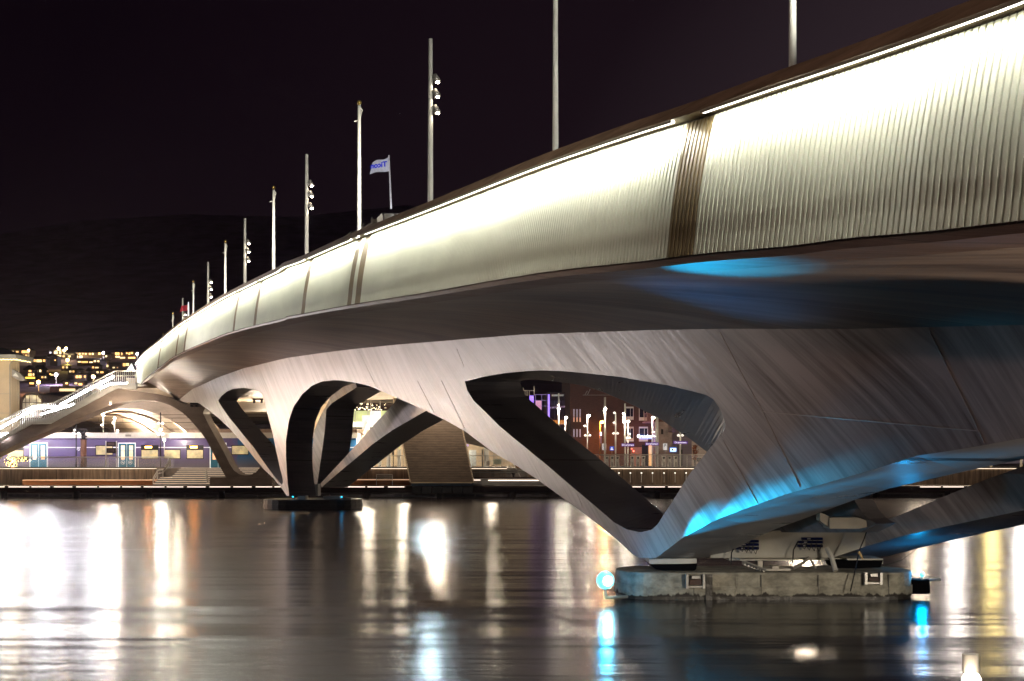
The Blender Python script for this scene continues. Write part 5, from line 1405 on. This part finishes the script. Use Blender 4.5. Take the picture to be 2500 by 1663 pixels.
house(78, 112, 877, 890, 8, [(82, 87, 878, 883, O, 3.5), (89, 95, 878, 884, Yw, 4), (96, 101, 878, 884, Yw, 4), (105, 110, 878, 883, O, 4)], 'low house with one row of four glowing windows above the gabled cottage')
house(120, 127, 858, 864, 3, [(121, 125, 859, 864, Wh, 3)], 'tiny hillside house with a single white window')
house(131, 152, 857, 874, 4, [(132, 140, 858, 864, Yw, 5), (145, 149, 858, 864, Yw, 5), (136, 149, 867, 871, Yw, 4)], 'tall lit hillside house under the three hilltop lamps', (0.2, 0.17, 0.15))
house(110, 140, 871, 888, 8, [(133, 136, 878, 881, O, 4)], 'grey gabled hillside house with one tiny lit window', (0.13, 0.12, 0.14), 'front')
house(185, 250, 861, 872, 5, [(192, 196, 862, 866, O, 5), (201, 204, 862, 865, O, 5), (207, 211, 862, 866, O, 5), (217, 221, 862, 866, O, 5), (224, 228, 862, 866, Yw, 5), (240, 245, 861, 866, O, 6), (182, 190, 869, 873, Yw, 6), (194, 201, 869, 873, Yw, 6)], 'long lit row house on the hillside with a line of warm windows', (0.22, 0.18, 0.16))
house(188, 244, 879, 888, 6, [(190, 197, 882, 885, Yw, 4), (199, 214, 882, 886, O, 4), (218, 226, 883, 886, Yw, 4), (229, 234, 880, 884, Yw, 5), (238, 242, 880, 884, Yw, 5)], 'dark low house right under the long row house on the hillside')
house(273, 298, 861, 875, 6, [(281, 286, 860, 866, O, 6), (287, 291, 860, 866, O, 6), (296, 298, 861, 867, O, 5), (282, 286, 869, 873, Yw, 5), (287, 292, 869, 873, Yw, 5), (293, 305, 872, 875, Yw, 5)], 'gabled house with two lit floors, left of the bright pair near the bridge', (0.24, 0.19, 0.16), 'front')
house(302, 330, 859, 874, 6, [(308, 311, 861, 864, O, 6), (314, 317, 861, 866, O, 6), (319, 324, 860, 864, O, 5), (313, 330, 872, 875, O, 8)], 'gabled house with glowing balcony, right of the bright pair near the bridge', (0.24, 0.19, 0.16), 'front')
house(268, 318, 886, 902, 3, [(300, 306, 887, 894, O, 4), (308, 314, 887, 893, Yw, 4), (275, 280, 896, 899, Yw, 3), (285, 288, 896, 899, O, 1)], 'grey flat roofed house below the bright pair near the bridge end', (0.17, 0.15, 0.17))
house(260, 266, 880, 898, 2, [(260, 264, 891, 896, Yw, 3)], 'narrow grey chimney like house below the bright pair', (0.15, 0.13, 0.15))
house(61, 84, 904, 925, 12, [(70, 76, 901, 908, O, 4), (69, 77, 912, 918, O, 5), (80, 83, 912, 917, Yw, 4)], 'steep gabled cottage with round lit attic window beside the cream building', (0.14, 0.12, 0.13), 'front')
house(84, 107, 903, 912, 13, [(88, 91, 903, 907, Yw, 3), (96, 100, 903, 908, Yw, 5)], 'steep dark roofed house attached right of the gabled cottage', (0.14, 0.12, 0.13))
house(61, 85, 920, 925, 1, [(62, 85, 920.5, 924.5, (1.0, 0.6, 0.05), 5)], 'low terrace with a golden string of lights under the gabled cottage')
house(118, 132, 912, 918, 4, [(121, 124, 911, 916, O, 6), (124, 130, 914, 917, Yw, 3)], 'small dark house with orange porch light right of the cottage')
house(70, 86, 932, 941, 3, [(72, 82, 934, 938, O, 5)], 'low house with blurred orange window behind the awning lamp')
house(181, 213, 914, 929, 3, [(185, 190, 917, 923, O, 5), (192, 198, 917, 923, O, 5), (205, 209, 917, 922, O, 4)], 'villa with dormer and pointed turret in the middle of the hillside', (0.20, 0.17, 0.17))
house(191, 203, 903, 914, 5, [(193, 196, 908, 911, (0.1, 0.1, 0.15), 0.2)], 'white dormer gable on the villa roof', (0.26, 0.23, 0.24), 'front')
house(214, 221, 906, 926, 9, [], 'pointed turret at the right side of the villa', (0.14, 0.11, 0.12), 'front')
house(180, 206, 932, 938, 2, [(182, 188, 934, 938, Yw, 3), (192, 200, 936, 942, O, 6)], 'low porch house with blurred lamps below the villa', (0.18, 0.15, 0.15))
house(154, 166, 932, 940, 7, [(160, 165, 934, 938, O, 5)], 'tiny house with pointed gable and orange lamp below the hillside centre', (0.16, 0.13, 0.14), 'front')
t = house(122, 190, 944, 957, 2, [(145, 157, 949, 955, Yw, 3), (158, 170, 949, 955, Yw, 3), (171, 183, 949, 955, Yw, 3)], 'flat roofed grey hall with three wide lit windows just above the staircase', (0.22, 0.2, 0.22))
for (a, b_, c, d, w, lab) in ((8, 24, 862, 872, [(10, 14, 864, 868, Yw, 3), (17, 21, 864, 868, O, 3)], 'small lit house touching the eaves of the cream building'),
    (150, 168, 893, 903, [(152, 156, 895, 899, O, 4), (161, 165, 895, 899, Yw, 3)], 'small house with two warm windows left of the dark slope centre'),
    (166, 184, 903, 912, [(169, 174, 905, 909, Yw, 2.5), (177, 181, 905, 909, O, 3)], 'low cottage with two windows just left of the villa dormer'),
    (222, 244, 893, 903, [(225, 229, 895, 899, O, 4), (232, 240, 896, 899, Yw, 3)], 'cottage with warm windows below the dark low house'),
    (232, 258, 905, 916, [(236, 240, 907, 911, Yw, 4), (245, 252, 907, 911, O, 4)], 'low lit house right of the villa, above the staircase rail'),
    (150, 180, 866, 875, [(153, 158, 868, 872, O, 4), (166, 172, 868, 872, Yw, 3)], 'dim house between the tall lit house and the long row house'),
    (254, 270, 866, 876, [(257, 261, 868, 872, Yw, 4)], 'small house with one window left of the bright pair'),
    (98, 116, 917, 926, [(101, 105, 919, 923, O, 4), (109, 112, 919, 923, Yw, 3)], 'small house with two orange windows under the steep roofed house')):
    house(a, b_, c, d, 4, w, lab, (0.13, 0.11, 0.12))
# hilltop and street lamps on the slope
for i, (px, py, r, lab, cc) in enumerate(((143, 851, .5, 'left one of the three hilltop street lamps', Yw), (161, 851, .5, 'right one of the three hilltop street lamps', Yw), (156.5, 856, .4, 'lowest one of the three hilltop street lamps', Yw),
        (70, 855, .35, 'street lamp at the right end of the topmost lit house', Yw), (165, 879, .5, 'yellow street lamp below the tall lit house', (1, .7, .15)), (137, 915, .4, 'white street lamp in the dark centre of the hillside', Wh),
        (228, 920, .4, 'street lamp right of the villa turret', Yw), (335, 864, .4, 'street lamp on a pole beside the bright pair of houses', Wh), (94, 933, .4, 'flaring orange lamp behind the awning lamp', O), (252, 862, .4, 'street lamp at the end of the long row house', Wh))):
    Z = depth_at(py + 22); t = thing('street_lamp', lab, 'street lamp', (X(px, Z), Z, ZZ(py + 22, Z)), 'street lamps on the hillside')
    MB().ball(P(px, py, Z - 1.0), r, 8).build('lamp_head', lit(cc, 26), t, True)
    lamp('street_light', P(px, py - 1, Z - 2.5), 2500, cc, 0.4, parent=t)
    MB().tube([P(px, py + 22, Z), P(px, py, Z - 0.6)], 0.09, 5).build('pole', M['fixture'], t)
# arched building between the cream building and the staircase
t = thing('arched_hall', 'brown hall with a large arched window glowing beside the cream building', 'building', (X(78, 150), 150, 2.4))
arc = [(78 + 28 * math.cos(a), 985 - 28 * math.sin(a)) for a in np.linspace(0, math.pi, 17)]
MB().pprism(arc + [(50, 1060), (106, 1060)], 150, 14).build('front_wall', mat('brown_render', (0.20, 0.15, 0.13), 0.7), t)
arc = [(78 + 23 * math.cos(a), 986 - 22 * math.sin(a)) for a in np.linspace(0, math.pi, 17)]
MB().pprism(arc + [(55, 1020), (101, 1020)], 149.9, 0.09).build('arched_window', glow('hall_window_light', (0.9, 0.62, 0.36), 0.28), t)
m = MB()
for a in ((63, 73, 966, 972), (80, 92, 966, 974), (94, 99, 975, 985), (72, 80, 983, 996)): m.pbox(*a, 149.8, 0.05)
m.build('bright_pane', glow('bright_pane_light', (1.0, 0.75, 0.35), 1.0), t)
m = MB()
for px in (62, 71, 88): m.pbox(px, px + 1.2, 966, 1015, 149.7, 0.09)
m.pbox(55, 101, 982, 984, 149.7, 0.09); m.build('window_bar', M['fixture'], t)
# slate roofs behind the staircase
t = thing('glazed_roof', 'bluish grey sloping roof behind the staircase', 'roof', (X(160, 170), 170, 2.4))
m = MB(); a = [P(104, 1010, 160), P(230, 975, 160), P(235, 955, 185), P(110, 958, 185)]
m.add([*a, *[q - Vector((0, 0, 6)) for q in a]], [(0, 1, 2, 3), (7, 6, 5, 4), (0, 4, 5, 1), (1, 5, 6, 2), (2, 6, 7, 3), (3, 7, 4, 0)])
m.build('roof_plane', mat('slate', (0.16, 0.15, 0.21), 0.4, 0, 0.2), t)
# ------------------------------------------------------------------ cream building at the picture border
t = thing('cream_building', 'cream panelled building with lit eaves at the left border of the picture', 'building', (X(0, 126), 126, 2.4))
cw_ = mat('cream_panels', (0.62, 0.50, 0.33), 0.6, 0, 0.07, 0.8)
x1 = X(25, 125); zt_ = ZZ(878, 125)
MB().box(x1 - 16, x1, 125, 127.4, 2.4, zt_).build('wall', cw_, t)
m = MB()
for py in (962, 1009): m.box(x1 - 16, x1 + 0.01, 124.985, 125, ZZ(py, 125), ZZ(py - 0.7, 125))
m.build('wall_joint', M['fixture'], t)
m = MB()
for k in range(5): m.box(x1 + 0.001, x1 + 0.06, 125.15 + k * 0.48, 125.25 + k * 0.48, 2.4, zt_)
m.build('pilaster', cw_, t)
zb_ = ZZ(880, 125)
e_ = [(x1 - 17, 124.2), (x1 + 0.9, 124.2), (x1 + 1.15, 128.2), (x1 - 17, 128.2)]
MB().add([(x, y, zt_ + 0.02) for x, y in e_] + [(x, y, zt_ + 0.45) for x, y in e_], [(3, 2, 1, 0), (4, 5, 6, 7), (0, 1, 5, 4), (1, 2, 6, 5), (2, 3, 7, 6), (3, 0, 4, 7)]).build('eaves', M['pier_white'], t)
MB().add([(x1 - 17, 124.3, zt_ + 0.46), (x1 + 0.8, 124.3, zt_ + 0.46), (x1 + 0.9, 128, zt_ + 0.46), (x1 - 17, 128, zt_ + 0.46), (x1 - 17, 126, zt_ + 1.3), (x1 - 1.2, 126, zt_ + 1.3)], [(0, 1, 5, 4), (1, 2, 5), (2, 3, 4, 5), (3, 0, 4), (0, 3, 2, 1)]).build('roof', M['roofd'], t)
m = MB()
for k in range(30): m.ball((x1 - 2.2 + k * 0.11 + 0.0, 124.25, zt_ - 0.06 + 0.03 * math.sin(k * 2)), 0.035, 6)
for k in range(16): m.ball((x1 + 0.95 + k * 0.012, 124.3 + k * 0.2, zt_ - 0.08 + 0.03 * math.sin(k * 2)), 0.035, 6)
m.build('light_string', glow('string_light_bulb', (1.0, 0.75, 0.3), 9), t)
MB().tube([(x1 + 0.8, 124.3, zt_), (x1 + 0.1, 124.6, zt_ - 0.5), (x1 + 0.08, 124.8, 4)], 0.05, 6).build('downpipe', M['pier_white'], t)
lamp('eaves_light', (x1 + 3, 118, 11), 900, (1.0, 0.84, 0.6), 0.5, parent=t)
t = thing('awning_bracket', 'folded grey awning bracket fixed to the corner of the cream building', 'awning', P(40, 915, 124.5))
MB().pprism([(29, 901), (47, 911), (60, 926), (62, 929), (48, 930), (29, 919)], 124.2, 0.5).build('awning_case', M['fixture'], t)
MB().pprism([(31, 917), (38, 910), (46, 921)], 124.1, 0.09).build('bright_fold', M['white'], t)

# ------------------------------------------------------------------ rooftop building and flags behind the bridge
t = thing('rooftop_building', 'dark rooftop with large windows and a pergola peeping over the bridge', 'building', (X(980, 150), 150, 20))
Zr = 140
MB().pbox(932, 1120, 521, 640, Zr, 10).build('wall', mat('roof_block', (0.09, 0.07, 0.065), 0.7), t)
for a, b_ in ((939, 961), (969, 992), (1000, 1022)):
    w = MB().pbox(a, b_, 522, 551, Zr - 0.1, 0.09).build('window', mat('window_trim', (0.35, 0.33, 0.28), 0.5, emit=(0.9, 0.85, 0.7), es=0.13) if 'window_trim' not in bpy.data.materials else bpy.data.materials['window_trim'], t)
    MB().pbox(a + 0.8, b_ - 0.8, 522.8, 540, Zr - 0.12, 0.019).pbox(a + 0.8, b_ - 0.8, 542, 550.5, Zr - 0.12, 0.019).build('pane', mat('dull_pane', (0.16, 0.14, 0.11), 0.3, emit=(0.9, 0.8, 0.6), es=0.05) if 'dull_pane' not in bpy.data.materials else bpy.data.materials['dull_pane'], w)
MB().pprism([(920, 533), (932, 521), (932, 553), (922, 550)], Zr - 1.5, 1.4).build('lit_gable', mat('pale_gable', (0.5, 0.47, 0.4), 0.6, emit=(1, 0.9, 0.7), es=0.15), t)
MB().pbox(905, 921, 535, 560, Zr, 4).pprism([(880, 557), (905, 545), (905, 575), (880, 575)], Zr, 4).build('annex', mat('annex_wall', (0.2, 0.17, 0.14), 0.7), t)
m = MB(); m.pbox(878, 920, 558, 559.5, Zr - 1, 0.3); m.pprism([(882, 552), (887, 545), (889, 545), (884, 553)], Zr - 1, 0.2); m.tube([P(908, 556, Zr - 1), P(908, 530, Zr - 1)], 0.05, 5)
for k in range(5): m.tube([P(890 + k * 6, 558, Zr - 1), P(900 + k * 4, 546, Zr - 1)], 0.04, 5)
m.build('scaffold', M['fixture'], t)
MB().ball(P(918, 556, Zr - 1.4), 0.25, 10).build('tank', M['pier_white'], t)
m = MB(); m.tube([P(808, 606, Zr), P(856, 567, Zr)], 0.06, 5).tube([P(822, 602, Zr), P(857, 572, Zr)], 0.05, 5)
for k in range(9): m.tube([P(824 + k * 4, 601 - k * 3.6, Zr), P(824 + k * 4, 606 - k * 2.2, Zr)], 0.04, 5)
m.build('pergola', M['pier_white'], t)
MB().pprism([(858, 566), (880, 560), (940, 560), (940, 640), (800, 640), (810, 612)], Zr + 1, 6).build('roof_slope', mat('roof_tar', (0.05, 0.04, 0.04), 0.8), t)
def flag(px_pole, pyt, pyb, pts, Z, label, material, txt=None, lean=0):
    t = thing('flag_on_pole', label, 'flag', P(px_pole + lean, pyb, Z))
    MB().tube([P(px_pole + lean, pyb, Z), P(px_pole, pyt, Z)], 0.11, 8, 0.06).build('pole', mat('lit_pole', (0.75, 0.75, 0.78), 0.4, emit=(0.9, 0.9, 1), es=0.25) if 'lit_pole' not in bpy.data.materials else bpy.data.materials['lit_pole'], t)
    (ax, ay), (bx, by), (cx_, cy_), (dx, dy) = pts    # hoist top, fly top, fly bottom, hoist bottom
    nx2, ny2 = 20, 8; v = []; f = []
    for j in range(ny2 + 1):
        for i in range(nx2 + 1):
            s, r = i / nx2, j / ny2
            x = (ax + (bx - ax) * s) * (1 - r) + (dx + (cx_ - dx) * s) * r
            y = (ay + (by - ay) * s) * (1 - r) + (dy + (cy_ - dy) * s) * r + 1.6 * math.sin(s * 6) * s
            v.append(P(x, y, Z) + Vector((0, 0.25 * math.sin(s * 7 + r), 0)))
    for j in range(ny2):
        for i in range(nx2): a = j * (nx2 + 1) + i; f.append((a, a + 1, a + nx2 + 2, a + nx2 + 1))
    fl = mesh('flag', v, f, material, t, smooth=True)
    if txt:
        o = text(txt, 0, 0, Z, 13, mat('flag_ink', (0.01, 0.015, 0.35), 0.6, emit=(0.02, 0.04, 0.9), es=0.35), fl, 'lettering', mirror=True, sx=1.0, bold=0.035)
        me = o.data; c0 = P(0, 0, Z); cc = P(925, 405, Z); ang = math.radians(-9)
        for q in me.vertices:
            x = q.co.x - c0.x; z = q.co.z - c0.z
            q.co = (cc.x + x, Z - 0.32, cc.z + z - x * math.tan(ang) * 0.9 + 0.0)
    return t
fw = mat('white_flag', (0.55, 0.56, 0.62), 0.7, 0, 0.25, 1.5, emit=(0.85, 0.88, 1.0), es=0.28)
flag(949.5, 379, 510, [(948, 384), (909, 397), (902, 425), (949, 417)], 139, 'white flag with blue lettering seen from behind, on a lit slanting pole', fw, 'Ticon', 5.5)
lamp('flag_light', P(954, 508, 137.5), 60, (0.9, 0.95, 1.0), 0.1)
bpy.data.objects['flag_light'].parent = None
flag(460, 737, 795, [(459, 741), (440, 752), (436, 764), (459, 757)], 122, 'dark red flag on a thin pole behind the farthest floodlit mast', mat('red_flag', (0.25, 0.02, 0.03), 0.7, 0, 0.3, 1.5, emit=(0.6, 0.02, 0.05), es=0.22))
# stars
t = thing('star', 'faint white stars scattered in the night sky over the hill', 'star', (-900, 5000, 1500))
for px, py in ((212, 621), (272, 574), (365, 614), (175, 740), (275, 280), (361, 555), (400, 20), (975, 277), (1132, 368), (1535, 143), (1683, 204), (748, 78)):
    pass
bpy.data.objects.remove(t)
SG2 = 'faint stars in the night sky'
for i, (px, py) in enumerate(((213, 621), (272, 575), (364, 614), (175, 740), (976, 278))):
    o = MB().ball(P(px, py, 4500), 1.1 if i < 3 else 0.8, 6).build('star', glow('starlight', (1, 1, 1), 1.2) if 'starlight' not in bpy.data.materials else bpy.data.materials['starlight'])
    tag(o, 'faint tiny star in the dark sky above the bridge and hillside', 'star', SG2)
# ------------------------------------------------------------------ unseen lamp masts added for their light, outside the frame or behind legs
def lamp_mast(label, x, y, zb, zt, power, color, target, spot=110, radius=0.6):
    t = thing('lamp_mast', label, 'lamp post', (x, y, zb), 'unseen floodlight masts added for their light')
    MB().tube([(x, y, zb), (x, y, zt)], 0.12, 10, 0.07).build('pole', M['pole'], t, True)
    MB().box(x - 0.3, x + 0.3, y - 0.15, y + 0.15, zt, zt + 0.3).build('floodlight', M['fixture'], t)
    if target is None: lamp('added_flood_light', (x, y - 0.3, zt - 0.15), power, color, radius, parent=t)
    else: lamp('added_flood_light', (x, y, zt - 0.15), power, color, radius, 'SPOT', target, spot, parent=t)
    return t
WM = (1.0, 0.80, 0.60)
lamp_mast('unseen tall floodlight mast added outside the frame to light the legs', -45, 78, 0, 12, 36000, (1.0, 0.92, 0.95), (-11, 66, 5), 66, 1.2)
lamp_mast('unseen orange lamp added outside the frame to light legs and soffit', -46, 98, 0.9, 5.5, 22000, (1.0, 0.50, 0.22), (-20, 80, 8), 42, 0.5)
lamp_mast('unseen warm lamp added on the near shore to light the fin', -9, 3, 0, 9, 1500, (1.0, 0.62, 0.50), (5, 22, 4), 90, 0.5)
lamp_mast('unseen lamp added right of the viewer to light the near pontoon', 15, 5, 0, 5, 12000, (1.0, 0.88, 0.70), (6, 27, 0.8), 34, 0.5)
lamp_mast('unseen deck floodlight mast added outside the frame to light the poles', 12.7, 21.5, 6.5, 18, 42000, (1.0, 0.97, 0.86), (2, 42, 17), 44, 0.3)
lamp_mast('unseen promenade lamp post added outside the frame to light the quay', -50, 101, 0, 7, 11000, WM, None)
lamp_mast('unseen promenade lamp post added behind the big fin to light the wall', 24, 101.3, 0, 7, 4000, WM, None)
for i, (x, z, p, c) in enumerate(((33.5, 6, 900, WM), (36.5, 7.5, 1300, (1, .88, .8)), (39.5, 5.5, 900, (1, .75, .3)), (42, 8, 1600, (1, .9, .85)), (45.5, 6.5, 1500, (1, .6, .3)))):
    lamp_mast(['second', 'third', 'fourth', 'fifth', 'sixth'][i] + ' unseen lamp post added behind the big fin for streaks in the water', x * 1.105, 112.0, 2.4, z + 2, p, c, None)  # out of sight, added for coloured streaks in the water
# unseen downlights added under the deck to light quay and tower
for i, (x, y, z, p, lab) in enumerate(((-24, 98, 8.2, 1700, 'unseen downlight added under the bridge deck above the quay steps'), (-6, 97, 8.6, 1700, 'unseen downlight added under the bridge deck before the slatted tower'), (-33, 101, 7.6, 1000, 'unseen downlight added beside the arch under the bridge end'))):
    t = thing('added_downlight', lab, 'lamp', (x, y, z + 0.3), 'unseen downlights added under the deck')
    MB().tube([(x, y, z + 0.1), (x, y, z + 0.4)], 0.12, 10).build('housing', M['fixture'], t)
    lamp('added_down_light', (x, y, z), p, WM, 0.3, parent=t)

lamp_mast('unseen low lamp added below the near bridge end to light the soffit', 13, 9, 0, 1.3, 9000, (1.0, 0.78, 0.58), (6, 15, 5.4), 100, 0.3)  # unseen lamp added to lift the right part of the soffit
# unseen bluish lamp added behind the bridge: its reflection is the pale streak in the water
bx, by = X(1050, 139), 139
t = thing('streak_light', 'unseen bluish white floodlight mast added behind the bridge for its reflection', 'lamp post', (bx, by, 2.4))
MB().tube([(bx, by, 2.4), (bx, by, 19)], 0.12, 8).build('pole', M['pole'], t)
m = MB()
for k in range(3): m.box(bx - 0.5, bx + 0.5, by - 0.12, by, 14.5 + k * 1.1, 15.1 + k * 1.1)
m.build('lamp_panel', glow('streak_light_lens', (0.65, 0.9, 1.0), 260), t)
# thin mist added to stand in for lens halos around the lamps
hm = bpy.data.materials.new('halo_mist'); hm.use_nodes = True
hn = hm.node_tree; hn.nodes.clear(); ho = hn.nodes.new('ShaderNodeOutputMaterial'); hv = hn.nodes.new('ShaderNodeVolumePrincipled')
hv.inputs['Density'].default_value = 0.00009; hv.inputs['Color'].default_value = (0.9, 0.78, 0.95, 1); hv.inputs['Anisotropy'].default_value = 0.75
hn.links.new(hv.outputs[0], ho.inputs['Volume'])
hb = MB().box(-4800, 4800, -120, 2750, -3, 460).build('haze', hm); tag(hb, kind='stuff')
SC.cycles.volume_bounces = 0

lamp_mast('unseen low lamp added left of the viewer to light the soffit', -13, 9, 0, 1.5, 6500, (1.0, 0.80, 0.66), (-1.5, 30, 8), 70, 0.4)  # unseen lamp added to lift the middle of the soffit
